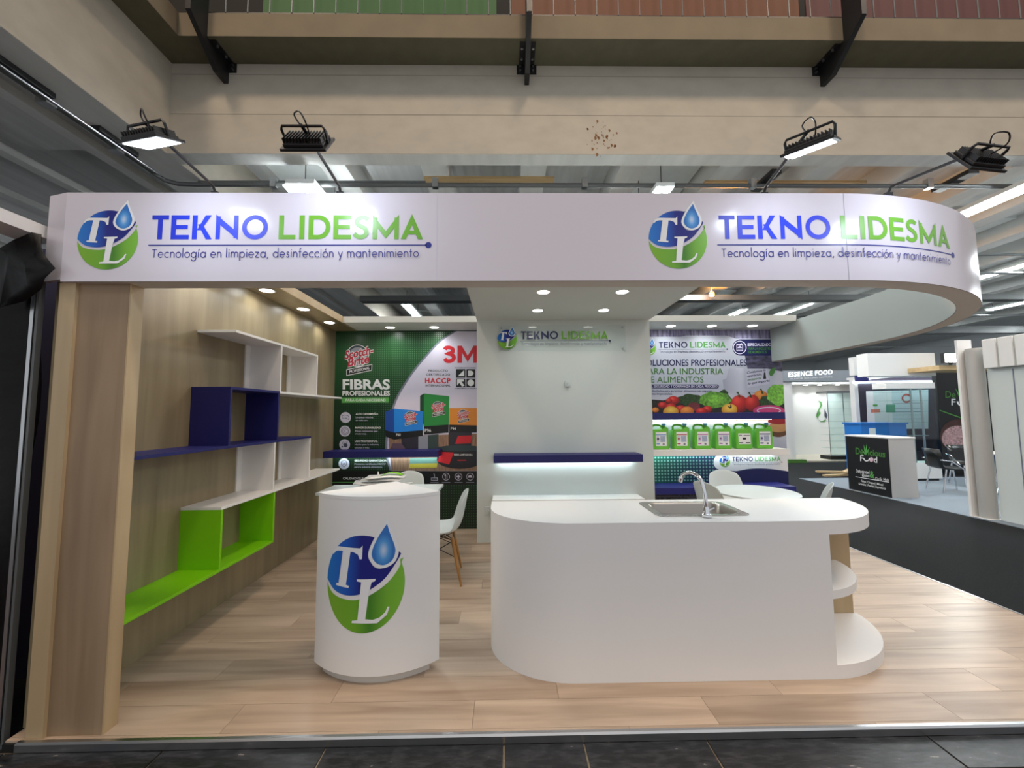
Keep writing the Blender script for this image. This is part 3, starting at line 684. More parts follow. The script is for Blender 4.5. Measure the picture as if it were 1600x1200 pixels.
# ------------------------------------------------------------------ floodlights on arms over the sign band
def flood(x, y, z, nrm, roll, lab, foot):
    t = thing('floodlight', (foot, .06, 2.69), lab, 'floodlight', 'black floodlights over the sign band')
    q = V(nrm).normalized().to_track_quat('-Z', 'Y').to_matrix().to_4x4()
    Mx = Matrix.Translation((x, y, z)) @ q @ Matrix.Rotation(rad(roll), 4, 'Z')
    MB().box(-.098, .098, -.072, .072, -.004, .008).xf(Mx).build('front_frame', blackm, t, bevel=.002)
    MB().box(-.084, .084, -.058, .058, -.0065, -.0042).xf(Mx).build('lens', flood_m, t)
    MB().box(-.085, .085, -.058, .058, .008, .022).xf(Mx).build('housing', blackm, t, bevel=.003)
    for k in range(13): MB().box(-.08+k*.0133-.0018, -.08+k*.0133+.0018, -.05, .05, .022, .042).xf(Mx).build('fin', blackm, t)
    MB().tube([(-.09, 0, .01), (-.092, 0, .06), (-.085, 0, .073), (.085, 0, .073), (.092, 0, .06), (.09, 0, .01)], .006, 6).xf(Mx).build('bracket', blackm, t)
    top = Mx @ V((0, 0, .075))
    MB().tube([(foot, .06, 2.69), (foot, .02, 2.74), tuple(top)], .0075, 8).build('arm', blackm, t)
    B(foot-.018, foot+.018, .03, .09, 2.69, 2.715).build('clamp', blackm, t)
    MB().tube(smooth_pts([tuple(Mx @ V(p)) for p in ((.02, 0, .03), (.03, -.02, .09), (.01, .0, .125), (-.025, .02, .11), (-.01, .01, .075), (.0, 0, .08))], 5), .0032, 6).build('cable', blackp, t)
    n = V(nrm).normalized()
    area('floodlight_glow', V((x, y, z))+n*.012, .15, .95, COOL, n, 'RECTANGLE', .1)
flood(-1.545, -.34, 2.725, (.12, .40, -.91), 8, 'lit black floodlight on an arm above the left emblem', -1.542)
flood(-.865, -.34, 2.715, (0, .80, -.60), 0, 'black floodlight seen edge-on above the left green lettering', -.88)
flood(1.37, -.34, 2.705, (.22, .24, -.94), -8, 'lit black floodlight on an arm above the right blue lettering', 1.407)
flood(2.12, -.34, 2.64, (-.12, .84, -.53), 0, 'dark floodlight at the far right, tilted back towards the curve', 2.092)

# ------------------------------------------------------------------ coloured shelves on the oak wall
SX0, SX1, TK = XL, -2.04, .02
def shelf_set(name, lab, m, shelves, sides, y_at, extra=()):
    t = thing(name, (XL, y_at, shelves[0][2]), lab, 'shelf', 'coloured box shelves on the oak wall')
    for y0, y1, z in shelves: B(SX0, SX1, y0, y1, z-TK/2, z+TK/2).build('shelf_board', m, t, bevel=.0015)
    for yy, z0, z1 in sides: B(SX0, SX1, yy-TK/2, yy+TK/2, z0+TK/2, z1-TK/2).build('side_board', m, t, bevel=.0015)
    for yy, z0, z1 in extra: B(SX0, SX0+.012, yy-.07, yy-TK/2, z0+TK/2, z1-TK/2).build('wall_cleat', m, t)
Z1, Z2, Z3, Z4, Z5 = .43, .864, 1.297, 1.732, 2.165
shelf_set('wall_shelf', 'lime green box shelf lowest on the oak wall', lime, [(.12, 1.585, Z1)], [(.925, Z1, Z2), (1.575, Z1, Z2)], .9)
shelf_set('wall_shelf', 'white divided shelf between the green and the navy shelf boxes', white, [(.915, 2.95, Z2)], [(1.555, Z2, Z3), (2.19, Z2, Z3)], 1.5, [(1.555, Z2, Z3), (2.19, Z2, Z3)])
shelf_set('wall_shelf', 'navy blue box shelf at mid height on the oak wall', navy_shelf, [(.12, 2.205, Z3), (.955, 1.60, Z4)], [(.965, Z3, Z4), (1.59, Z3, Z4)], 1.0)
shelf_set('wall_shelf', 'white divided shelf highest on the oak wall', white, [(1.60, 2.96, Z4), (.985, 2.31, Z5)], [(1.61, Z4, Z5), (2.30, Z4, Z5)], 2.0, [(1.61, Z4, Z5), (2.30, Z4, Z5)])

# ------------------------------------------------------------------ floating shelves with LED strips
def led_shelf(x0, x1, y0, y1, z0, z1, m, lab, led=True, name='floating_shelf', power=1.6, m2=None):
    t = thing(name, ((x0+x1)/2, y1, z0), lab, 'shelf')
    B(x0, x1, y0, y1, z0, z1).build('board', m, t, bevel=.002)
    if led:
        B(x0+.03, x1-.03, y1-.05, y1-.035, z0-.006, z0).build('led_strip', led_m, t)
        area('led_glow', ((x0+x1)/2, y1-.045, z0-.012), x1-x0-.1, power, (.78, .97, 1), shape='RECTANGLE', sy=.02)
    return t
led_shelf(-.148, 1.565, 2.575, YC, .963, 1.05, navy_shelf, 'thick navy shelf on the white storeroom block, lit from below')
led_shelf(-.165, 1.57, 2.575, YC, .47, .55, white, 'white counter ledge under the navy shelf on the storeroom block', False)
led_shelf(XL, -.87, 3.13, YB-.004, .977, 1.06, navy_shelf, 'thick navy shelf across the green poster')
led_shelf(1.787, 3.64, 3.15, YB-.004, 1.428, 1.52, navy_shelf, 'navy shelf above the row of green canisters')
led_shelf(1.787, 3.66, 3.13, YB-.004, .966, 1.045, white, 'white shelf holding the row of green canisters', power=1.4)
led_shelf(1.787, 3.68, 3.08, YB-.004, .49, .575, navy, 'navy ledge low on the right back wall', False, 'low_ledge')

# ------------------------------------------------------------------ podium with the big emblem
AX, AY, RP = -.79, .882, .53
def sector(r, a=45, n=28, dy=0.): return [(AX, AY+dy)]+[(AX+r*math.sin(rad(-a+2*a*i/(n-1))), AY+dy-r*math.cos(rad(-a+2*a*i/(n-1)))) for i in range(n)]
pd = thing('podium', (AX, AY-.2, 0), 'white wedge-shaped podium with a curved front and a big round emblem', 'podium')
MB().prism(sector(RP-.045, 41, dy=-.015), 2, 0, .05).build('plinth', offwhite, pd)
MB().prism(sector(RP), 2, .05, 1.03).build('body', white, pd, smooth=30)
MB().prism(sector(RP+.001), 2, 1.031, 1.05).build('top', white, pd, smooth=30)
def fmap_pod(u, v, lift):
    a = u/RP; return V((AX+(RP+lift)*math.sin(a), AY-(RP+lift)*math.cos(a), v))
emblem(pd, fmap_pod, -.045, .558, .242, .272, .03)

# ------------------------------------------------------------------ sink counter
ct = thing('counter', (.9, .6, 0), 'long white reception counter with rounded ends and an inset sink', 'counter')
CX, CY, CR = 1.86, .955, .61
left_arc = [(-.11+.5-.5*math.cos(rad(a)), .765-.42*math.sin(rad(a))) for a in range(0, 91, 5)]
def right_arc(r, n=18): return [(CX+r*math.sin(rad(a)), CY-r*math.cos(rad(a))) for a in [90*i/(n-1) for i in range(n)]]
top_out = [(-.11, .958)]+left_arc+[(CX, .345)]+right_arc(CR)[1:]
def rrect(x0, x1, y0, y1, r, n=6):
    o = []
    for cx, cy, a in ((x1-r, y1-r, 0), (x0+r, y1-r, 90), (x0+r, y0+r, 180), (x1-r, y0+r, 270)):
        o += [(cx+r*math.cos(rad(a+90*i/(n-1))), cy+r*math.sin(rad(a+90*i/(n-1)))) for i in range(n)]
    return o
SKX0, SKX1, SKY0, SKY1 = .93, 1.52, .47, .865
plate(top_out, [rrect(SKX0+.02, SKX1-.02, SKY0+.02, SKY1-.02, .06)], .807, .887).build('worktop', white, ct, smooth=30)
path = [(-.11, .955)]+left_arc+[(1.89, .345)]
inn = [(-.088, .955)]+[(-.088+.48-.48*math.cos(rad(a)), .765-.40*math.sin(rad(a))) for a in range(0, 91, 5)]+[(1.89, .367)]
n = len(path); mb = MB(); mb.v = [V((x, y_, z)) for z in (0, .807) for x, y_ in path+inn]
for i in range(n-1):
    for a, b, c_, d in ((i, i+1, 2*n+i+1, 2*n+i), (n+i, n+i+1, 3*n+i+1, 3*n+i), (i, i+1, n+i+1, n+i), (2*n+i, 2*n+i+1, 3*n+i+1, 3*n+i)): mb.f.append((a, b, c_, d))
mb.f += [(0, n, 3*n, 2*n), (n-1, 2*n-1, 4*n-1, 3*n-1)]
mb.build('curved_front', white, ct, smooth=30)
B(1.868, 1.889, .367, .93, 0, .807).build('end_panel', white, ct)
B(-.085, 2.50, .932, .955, .0, .807).build('back_panel', veneer_edge, ct)
MB().prism([(1.889, .93)]+[(1.889, .345)]+[(CX+.66*math.sin(rad(a)), CY-.61*math.cos(rad(a))) for a in range(5, 86, 5)]+[(2.515, .93)], 2, 0, .075).build('corner_shelf', white, ct, smooth=30)
MB().prism([(1.889, .93)]+[(1.889, .43)]+[p for p in right_arc(CR-.08) if p[0] > 1.9 and p[1] < .92]+[(2.385, .93)], 2, .40, .45).build('corner_shelf', white, ct, smooth=30)
sk = thing('sink', (1.22, .66, .887), 'stainless steel inset sink in the white counter top', 'sink')
plate(rrect(SKX0, SKX1, SKY0, SKY1, .05), [rrect(SKX0+.045, SKX1-.045, SKY0+.04, SKY1-.04, .07)], .887, .892).build('rim', steel, sk, bevel=.0015)
mb = MB(); lev = [(0, .892), (.008, .882), (.018, .80), (.05, .742), (.09, .737)]
for ins, z in lev: mb.v += [V((x, y_, z)) for x, y_ in rrect(SKX0+.045+ins, SKX1-.045-ins, SKY0+.04+ins, SKY1-.04-ins, .07)]
m_ = 24
for l in range(len(lev)-1): mb.f += [(l*m_+i, l*m_+(i+1) % m_, (l+1)*m_+(i+1) % m_, (l+1)*m_+i) for i in range(m_)]
mb.f.append([(len(lev)-1)*m_+i for i in range(m_)])
mb.build('basin', steel_in, sk, smooth=50)
MB().lathe([(.036, .7375), (.036, .7395), (.02, .7385)], (1.225, .667, 0), 20).build('drain', chrome, sk)
fc = thing('faucet', (1.222, .452, .887), 'chrome gooseneck tap standing in front of the sink', 'tap')
MB().lathe([(.030, 0), (.030, .012), (.020, .02), (.018, .05), (.012, .06)], (1.222, .452, .892), 20).build('base', chrome, fc, smooth=50)
MB().tube(smooth_pts([(1.222, .452, .94), (1.220, .456, 1.03), (1.212, .475, 1.10), (1.195, .51, 1.135), (1.172, .555, 1.142), (1.15, .595, 1.122), (1.142, .61, 1.095)], 5), .0115, 12).build('spout', chrome, fc, smooth=60)
MB().tube([(1.142, .61, 1.10), (1.138, .617, 1.075)], [.0145, .0145], 12).build('aerator', chrome, fc, smooth=60)
MB().tube([(1.238, .452, .93), (1.268, .44, .945)], [.006, .005], 8).build('lever', chrome, fc, smooth=60)

# ------------------------------------------------------------------ acrylic sign and fittings on the storeroom block
PLC = (1, YC)
sg = thing('acrylic_sign', (.69, YC, 2.29), 'clear acrylic sign with emblem and name on four stand-offs', 'sign')
s0 = P(779, 509, *PLC); s1 = P(977, 548, *PLC)
B(s0.x, s1.x, YC-.026, YC-.020, s1.z, s0.z).build('acrylic_plate', acrylic, sg)
for x in (s0.x+.035, s1.x-.035):
    for z in (s0.z-.03, s1.z+.03): MB().cyl((x, YC, z), (x, YC-.032, z), .011, n=14).build('standoff', alu, sg, smooth=40)
def fmap_col(u, v, lift): return V((u, YC-.026-lift, v))
q0 = P(814, 530, 1, YC-.026); q1 = P(950, 529, 1, YC-.026)
logo(sg, fmap_col, q0.x, q0.z, (q1.x-q0.x)/10.9, lift=.0006, blue=ink_dnavy, tag_ink=ink_dnavy)
hk = thing('wall_dispenser', P(886, 600, *PLC), 'small white wall fitting high on the storeroom block', 'wall fitting')
h0 = P(886, 600, *PLC)
MB().prism([(h0.x-.030, h0.z-.035), (h0.x+.030, h0.z-.035), (h0.x+.034, h0.z+.02), (h0.x+.02, h0.z+.042), (h0.x-.02, h0.z+.042), (h0.x-.034, h0.z+.02)], 1, YC-.03, YC).build('cover', plastic, hk, bevel=.006)
MB().cyl((h0.x, YC-.03, h0.z+.005), (h0.x, YC-.04, h0.z+.005), .012, n=14).build('button', offwhite, hk)
o0 = P(762, 798, *PLC)
ol = thing('wall_outlet', o0, 'small white socket with a plug low beside the counter', 'outlet')
B(o0.x-.035, o0.x+.035, YC-.012, YC, o0.z-.05, o0.z+.05).build('face_plate', plastic, ol, bevel=.003)
MB().cyl((o0.x, YC-.012, o0.z), (o0.x, YC-.05, o0.z), .02, n=14).build('plug', plastic, ol, smooth=40)

# ------------------------------------------------------------------ chairs and tables
def make_chair():
    t = thing('shell_chair', (0, 0, 0), 'x', 'chair', 'white shell chairs with beech legs')
    prof = [(-.225, .425, .185, .012), (-.205, .442, .205, .022), (-.12, .432, .225, .036), (-.02, .424, .232, .05), (.08, .426, .232, .062), (.15, .452, .226, .066), (.188, .51, .216, .062), (.208, .58, .208, .052), (.224, .66, .200, .042), (.238, .735, .188, .030), (.250, .79, .160, .018), (.254, .815, .115, .008)]
    nv = 11; mb = MB()
    for k, (yy, z, hw, cu) in enumerate(prof):
        tb = min(1, max(0, (k-3)/4))
        for j in range(nv):
            a = -1+2*j/(nv-1); c_ = cu*abs(a)**2.4
            mb.v.append(V((hw*a, yy-c_*1.5*tb, z+c_*(1-tb)+(.0 if k < 10 else -.012*a*a*(k-9)))))
    mb.f = [(k*nv+j, k*nv+j+1, (k+1)*nv+j+1, (k+1)*nv+j) for k in range(len(prof)-1) for j in range(nv-1)]
    mb.build('seat_shell', plastic, t, smooth=80, solid=.009, subsurf=1)
    tops = []
    for sx in (-1, 1):
        for sy in (-1, 1):
            a, b = V((sx*.135, sy*.115-.01, .405)), V((sx*.215, sy*.20-.01, 0))
            MB().tube([a, a.lerp(b, .5), b], [.016, .0155, .0095], 10).build('leg', beech, t, smooth=50); tops.append((a, b))
    g = lambda k, f: tops[k][0].lerp(tops[k][1], f)
    for k in range(4): MB().tube([g(k, .04), (V((0, 0, .412))+g(k, 0))/2], .005, 6).build('strut', blackm, t)
    for a, b in ((0, 1), (2, 3), (0, 2), (1, 3)):
        MB().tube([g(a, .08), g(b, .42)], .004, 6).build('strut', blackm, t); MB().tube([g(b, .08), g(a, .42)], .004, 6).build('strut', blackm, t)
    for a, b in ((0, 3), (1, 2)): MB().tube([g(a, .06), g(b, .06)], .006, 6).build('strut', blackm, t)
    return t
ch = make_chair()
ch.location = (-.62, 1.84, 0); ch.rotation_euler = (0, 0, rad(-84)); ch['label'] = 'white shell chair seen from the side, right of the podium'
G_ = 'white shell chairs with beech legs'
dup(ch, (-1.22, 2.86, 0), rad(0), 'white shell chair behind the rectangular table, below the green poster', G_)
dup(ch, (2.66, 2.72, 0), rad(-4), 'white shell chair between the round table and the right back wall', G_)
dup(ch, (2.27, 2.23, 0), rad(106), 'white shell chair behind the chrome tap, left of the round table', G_)
dup(ch, (3.08, 2.155, 0), rad(-126), 'white shell chair seen edge-on, right of the round table', G_)
def table_leg(t, x, yy, m): MB().tube([(x, yy, .70), (x, yy, 0)], [.022, .016], 10).build('leg', m, t, smooth=50)
tb = thing('rectangular_table', (-1.33, 2.42, 0), 'white rectangular table half hidden behind the podium', 'table')
B(-1.96, -.72, 2.16, 2.62, .70, .73).build('table_top', plastic, tb, bevel=.004)
for x in (-1.90, -.80):
    for yy in (2.22, 2.56): table_leg(tb, x, yy, beech if x > -1 else MATS['brown_oak_veneer'])
rt = thing('round_table', (2.51, 2.04, 0), 'round white cafe table behind the counter', 'table')
MB().lathe([(.37, 0), (.385, .006), (.385, .018), (.37, .024)], (2.51, 2.04, .706), 48).build('table_top', plastic, rt, smooth=40)
MB().lathe([(.05, 0), (.13, .03), (.13, .04)], (2.51, 2.04, .666), 20).build('hub', blackm, rt, smooth=40)
for sx in (-1, 1):
    for sy in (-1, 1): MB().tube([(2.51+sx*.07, 2.04+sy*.07, .69), (2.51+sx*.24, 2.04+sy*.24, 0)], [.016, .010], 10).build('leg', beech, rt, smooth=50)
# papers and green leaflet on the rectangular table
pp = thing('paper_pile', (-1.42, 2.42, .73), 'loose pile of white papers on the rectangular table', 'papers')
for k in range(5):
    a = rad([4, -9, 14, -3, 8][k]); c_ = V((-1.36+[0, .06, -.05, .02, .05][k], 2.40, 0.729+k*.030))
    mb = MB(); nx = 7
    for i in range(nx):
        for j in (-1, 1):
            x, yy = (i/(nx-1)-.5)*(.52-.03*k), j*.13
            mb.v.append(c_+V((x*math.cos(a)-yy*math.sin(a), x*math.sin(a)+yy*math.cos(a), .006*math.sin(i*1.1+k)+.010)))
    mb.f = [(2*i, 2*i+1, 2*i+3, 2*i+2) for i in range(nx-1)]
    mb.build('sheet', white, pp, smooth=80, solid=.004)
gl = thing('green_bag', (-1.33, 2.5, .79), 'bright green leaflet bundle lying on the white papers', 'leaflet')
MB().add([(-1.36, 2.36, .868), (-1.30, 2.38, .89), (-1.22, 2.39, .892), (-1.14, 2.38, .87), (-1.35, 2.46, .868), (-1.29, 2.47, .888), (-1.21, 2.47, .888), (-1.13, 2.46, .868)], [(0, 1, 5, 4), (1, 2, 6, 5), (2, 3, 7, 6)]).build('leaflet', lime, gl, solid=.006, smooth=80)
MB().tube([(-1.40, 2.42, .862), (-1.405, 2.42, .905)], [.012, .004], 8).build('loose_corner', white, gl)

# ------------------------------------------------------------------ canisters
def make_can():
    t = thing('canister', (0, 0, 0), 'x', 'canister', 'green canisters on the white shelf')
    gm = mat('canister_green', C(106, 192, 58), .35)
    body = [(-.10, .0), (.10, .0), (.105, .01), (.105, .262), (.098, .282), (.07, .297), (.03, .285), (.02, .262), (-.088, .262), (-.105, .235), (-.105, .01)]
    MB().prism(body, 1, -.065, .065).build('body', gm, t, bevel=.014, smooth=40)
    MB().tube(smooth_pts([(-.09, 0, .25), (-.088, 0, .29), (-.065, 0, .312), (-.01, 0, .314), (.025, 0, .305), (.04, 0, .28)], 4), .0135, 10).build('handle', gm, t, smooth=60)
    MB().cyl((.066, 0, .29), (.066, 0, .312), .022, n=16).build('neck', gm, t, smooth=40)
    MB().cyl((.066, 0, .308), (.066, 0, .335), .026, n=18).build('cap', mat('cap_blue', C(96, 168, 210), .4), t, smooth=40)
    return t
can = make_can()
bands = [(C(120, 160, 215), 'pale blue', 'small drawing'), (C(190, 60, 70), 'red', ''), (C(190, 90, 170), 'pink', ''), (C(150, 80, 170), 'purple', ''), (C(40, 42, 60), 'black', ''), (C(40, 50, 130), 'navy', '')]
xs = [2.02, 2.297, 2.572, 2.85, 3.122, 3.393]
for k, x in enumerate(xs):
    lab = ['green canister with a pale blue label band, against the storeroom block', 'green canister with a red label band, second from the left', 'green canister with a pink label band, third from the left', 'green canister with a purple label band, third from the right', 'green canister with a wide black-printed label, second from the right', 'green canister with a navy label band, at the right end of the row'][k]
    if k == 0: c_ = can; c_.location = (x, 3.27, 1.045); c_['label'] = lab
    else: c_ = dup(can, (x, 3.27, 1.045), rad(-3), lab)
labs = []
for k, x in enumerate(xs):
    c_ = [o for o in bpy.data.objects if o.get('category') == 'canister' and abs(o.location.x-x) < .01][0]
    w = .078 if k != 4 else .085; z0, z1 = (.045, .225) if k != 4 else (.06, .20)
    def lay(nm, x0, x1, a, b, m, li):
        o = MB().box(x0, x1, -.0665-li, -.0655, a, b); q = o.build(nm, m, None); q.parent = c_; return q
    col = mat('label_band_%s' % bands[k][1].replace(' ', '_'), bands[k][0], .4)
    lb = lay('label_sheet', -w+.01, w-.005, z0, z1, ink_white, 0); lb['label'] = 'white printed product label'
    for nm, x0, x1, a, b, m in ([('label_band', -w+.012, w-.01, z1-.04, z1-.028, col), ('label_picture', -w+.018, -w+.058, z0+.055, z1-.05, ink_lav), ('label_picture', -w+.026, -w+.05, z0+.08, z1-.075, col), ('label_text', -.01, w-.02, z0+.05, z1-.05, mat('fine_print', C(170, 180, 205), .5, noise=.25, nscale=120, stretch=(.3, 1, 2))), ('label_band', -w+.018, -w+.06, z0+.02, z0+.035, col), ('label_mark', .02, .045, z0+.012, z0+.035, ink_grey)] if k != 4 else
        [('label_band', -.01, w-.012, z1-.03, z1-.022, ink_black), ('label_mark', -.022, .022, .12, .146, ink_black), ('label_band', -w+.015, -.02, z0+.012, z0+.024, ink_black), ('label_band', .018, w-.012, z0+.012, z0+.024, ink_black), ('label_mark', -w+.018, -.03, z1-.032, z1-.018, ink_grey)]):
        p_ = lay(nm, x0, x1, a, b, m, .0012); p_.parent = lb
# ------------------------------------------------------------------ left poster (cleaning pads)
YP = YB-.004
PL1 = (1, YP)
G7 = lambda x, y_: (520+x/6.957, 520+y_/6.957)
G8 = lambda x, y_: (520+x/6.957, 620+y_/6.957)
po = thing('wall_poster', (-1.34, YP, 0), 'green and white wall-high poster of scouring pads on the left back wall', 'poster')
B(XL+.001, -.358, YP, YB, .001, ZS-.006).build('poster_sheet', mat('poster_green_base', C(14, 44, 26), .3), po)
g_bg = grad('poster_green', [(0, C(8, 30, 18)), (.45, C(14, 50, 28)), (.85, C(28, 86, 42)), (1, C(18, 58, 30))], 'y', .28, dots=(34, C(130, 176, 132), .14, .36, .0, .8))
g_low = grad('poster_green_low', [(0, C(14, 34, 22)), (1, C(12, 40, 24))], 'y', .35, dots=(30, C(70, 118, 70), .10, .28, .6, .9))
prect(po, 'green_field', 515.5, 517.5, 748, 737, PL1, g_bg, .0008)
curve = smooth_pts([(714, 517.5), (690, 533), (668, 556), (648, 580), (632, 604), (620, 626), (611, 655), (606, 684), (606, 712), (612, 736)], 4)
ppoly(po, 'curve_edge', [(x-3.2, y_-.6) for x, y_ in curve]+[(748, 736), (748, 517.5)], PL1, ink_grey, .0012)
ppoly(po, 'white_field', curve+[(748, 736), (748, 517.5)], PL1, grad('poster_white', [(0, C(206, 202, 222)), (1, C(224, 218, 236))], 'y', .3), .0016)
ppoly(po, 'table_photo', [G8(602, 430), G8(1590, 400), G8(1590, 805), G8(636, 805)], PL1, mat('photo_wood', C(150, 118, 96), .4, noise=.35, nscale=18, stretch=(3, 1, .4)), .002)
prect(po, 'black_strip', 515.5, 736, 748, 757.5, PL1, ink_black, .002)
prect(po, 'dotted_field', 515.5, 757.5, 748, 832, PL1, g_low, .002)
def T(s, fn, x0, y0, x1, h, m, **k):
    a = fn(x0, y0); b = fn(x1, k.pop('y1', y0)); return ptext(k.pop('par', po), s, a, b, h/k.pop('sc', 6.957), k.pop('pl', PL1), m, k.pop('lift', .003), **k)
m3 = Pr().stroke(smooth_pts([(.04, .78), (.12, .88), (.30, .89), (.47, .80), (.47, .64), (.34, .56), (.22, .54), (.36, .51), (.52, .40), (.52, .22), (.36, .11), (.16, .11), (.03, .24)], 4), .22)
m3.rect(.74, 1.0, 0, 1).rect(1.62, 1.88, 0, 1).poly([(.98, 1), (1.31, .42), (1.31, .05), (.98, .62)]).poly([(1.64, 1), (1.64, .62), (1.31, .05), (1.31, .42)])
m3.put('lettering', ink_red, po, lambda u, v, l: (lambda r: V((r.x, r.y-l, r.z)))(P(*G7(1210+u*196, 327-v*186), *PL1)), .003)
T('PRODUCTO', G7, 1040, 425, 1250, 25, ink_black, space=1.25, bold=.02)
T('CERTIFICADO', G7, 1015, 467, 1275, 25, ink_black, space=1.25, bold=.02)
T('HACCP', G7, 1003, 547, 1280, 56, ink_red, space=1.2, bold=.035)
T('INTERNACIONAL', G7, 1008, 585, 1280, 24, ink_black, space=1.1, bold=.02)
q = lambda x0, y0, x1, y1, m, l, nm='mark': ppoly(po, nm, [G7(x0, y0), G7(x1, y0), G7(x1, y1), G7(x0, y1)], PL1, m, l)
q(1340, 395, 1442, 490, ink_black, .0025); q(1452, 395, 1548, 490, ink_black, .0025); q(1340, 498, 1442, 590, ink_black, .0025); q(1452, 498, 1548, 590, ink_black, .0025)
ppoly(po, 'mark', [G7(1360, 470), G7(1428, 405), G7(1428, 470)], PL1, ink_white, .003)
ppoly(po, 'mark', [G7(1470, 410)]+[G7(1490+40*math.cos(rad(a)), 440+30*math.sin(rad(a))) for a in range(-90, 91, 15)]+[G7(1470, 470)], PL1, ink_white, .003)
ppoly(po, 'mark', [G7(*p) for p in ((1350, 505), (1425, 505), (1425, 530), (1400, 530), (1432, 575), (1405, 585), (1375, 545), (1350, 575))], PL1, ink_white, .003)
ppoly(po, 'mark', [G7(x, y_) for x, y_ in ell(1500, 544, 36, 36, 24)], PL1, ink_white, .003)
T('CERTIFICATION', G7, 1325, 612, 1562, 14, ink_black, bold=.01); T('INTERNATIONAL', G7, 1325, 386, 1562, 12, ink_black, bold=.01)
def pad_logo(cx, cy, s, lift=.003, small=False):
    """round pad mark with slanted two-line red lettering and a black plate, s = scale of the big one"""
    f = lambda x, y_: (cx+(x-270)*s/6.957, cy+(y_-290)*s/6.957)
    ppoly(po, 'mark_disc', [f(x, y_) for x, y_ in ell(270, 250, 122, 122, 32)], PL1, ink_white, lift)
    ppoly(po, 'mark_disc', [f(x, y_) for x, y_ in ell(270, 250, 114, 114, 32)], PL1, mat('ink_slate', C(52, 66, 72), .4), lift+.0003)
    ppoly(po, 'mark_disc', [f(x, y_) for x, y_ in ell(272, 258, 100, 100, 32)], PL1, mat('ink_silver', C(150, 154, 166), .4), lift+.0006)
    ppoly(po, 'mark_plate', [f(*p) for p in ((148, 398), (430, 340), (426, 410), (150, 470))], PL1, ink_white, lift+.0008)
    ppoly(po, 'mark_plate', [f(*p) for p in ((155, 405), (424, 348), (420, 405), (157, 461))], PL1, ink_black, lift+.0010)
    for b, m, l in ((.075, ink_white, .0012), (.03, mat('ink_crimson', C(196, 36, 62), .4), .0016)):
        ptext(po, 'Scotch-', f(130, 288), f(445, 226), 92*s/6.957, PL1, m, lift+l, bold=b, shear=.12)
        ptext(po, 'Brite', f(165, 368), f(398, 322), 92*s/6.957, PL1, m, lift+l+.0002, bold=b, shear=.12)
    ptext(po, 'PROFESSIONAL', f(180, 440), f(402, 394), 30*s/6.957, PL1, ink_white, lift+.0014, bold=.02)
c0 = G7(270, 290); pad_logo(c0[0], c0[1], 1.0)
T('FIBRAS', G7, 108, 612, 622, 108, ink_white, bold=.035)
T('PROFESIONALES', G7, 105, 682, 622, 52, ink_white, bold=.028)
ppoly(po, 'label_box', [G7(97, 705), G7(612, 702), G7(612, 758), G7(97, 762)], PL1, ink_lgreen, .0025)
T('PARA CADA NECESIDAD', G7, 142, 745, 575, 28, ink_white, bold=.01)
for k, (x, y_) in enumerate(((140, 225), (133, 373), (130, 520), (123, 728))):
    ppoly(po, 'icon_disc', [G8(a, b) for a, b in ell(x, y_, 59, 59, 28)], PL1, mat('ink_pale_lilac', C(202, 202, 220), .4), .0026)
    ln = Pr()
    if k == 0: ln.stroke(smooth_pts([(-38, 5), (-20, -14), (8, -8), (32, -20), (36, 10), (10, 24), (-30, 22)], 4, True), 5, True).stroke([(-20, 6), (12, 2)], 4)
    elif k == 1: ln.stroke(ell(0, 0, 40, 40, 24), 5, True).stroke(ell(0, 0, 27, 27, 20), 4, True).stroke([(0, -14), (0, 14)], 6)
    elif k == 2: ln.poly(ell(10, -6, 22, 22, 18)).poly(ell(-26, -22, 9, 9, 12)).stroke(ell(-14, 16, 12, 12, 14), 4, True).stroke(ell(22, 28, 7, 7, 12), 3, True)
    else: ln.stroke([(0, 36), (30, 24), (28, -8), (0, -36), (-28, -8), (-30, 24)], 6, True).stroke([(-12, 2), (-2, -10), (16, 14)], 7)
    def fm(u, v, l, x=x, y_=y_): r = P(*G8(x+u, y_-v), *PL1); return V((r.x, r.y-l, r.z))
    ln.put('icon', mat('ink_steel', C(70, 78, 96), .4), po, fm, .003)
for a, b, c_ in (((250, 198, 492), (250, 232, 440), (250, 264, 385)), ((245, 346, 522), (245, 380, 487), (247, 410, 370)), ((240, 492, 490), (240, 527, 505), (240, 560, 400)), ((237, 704, 585), (237, 739, 575), (237, 770, 540))):
    k = {198: 0, 346: 1, 492: 2, 704: 3}[a[1]]
    t3 = [('ALTO DESEMPEÑO', 'Limpieza efectiva', 'en cada uso.'), ('MAYOR DURABILIDAD', 'Fibras resistentes que', 'rinden más.'), ('USO PROFESIONAL', 'Ideales para la industria,', 'cocinas y más.'), ('SEGURIDAD GARANTIZADA', 'Productos certificados HACCP', 'para la industria alimentaria.')][k]
    T(t3[0], G8, *a, 22, ink_white, bold=.02); T(t3[1], G8, *b, 18, ink_lav, bold=.006); T(t3[2], G8, *c_, 18, ink_lav, bold=.006)
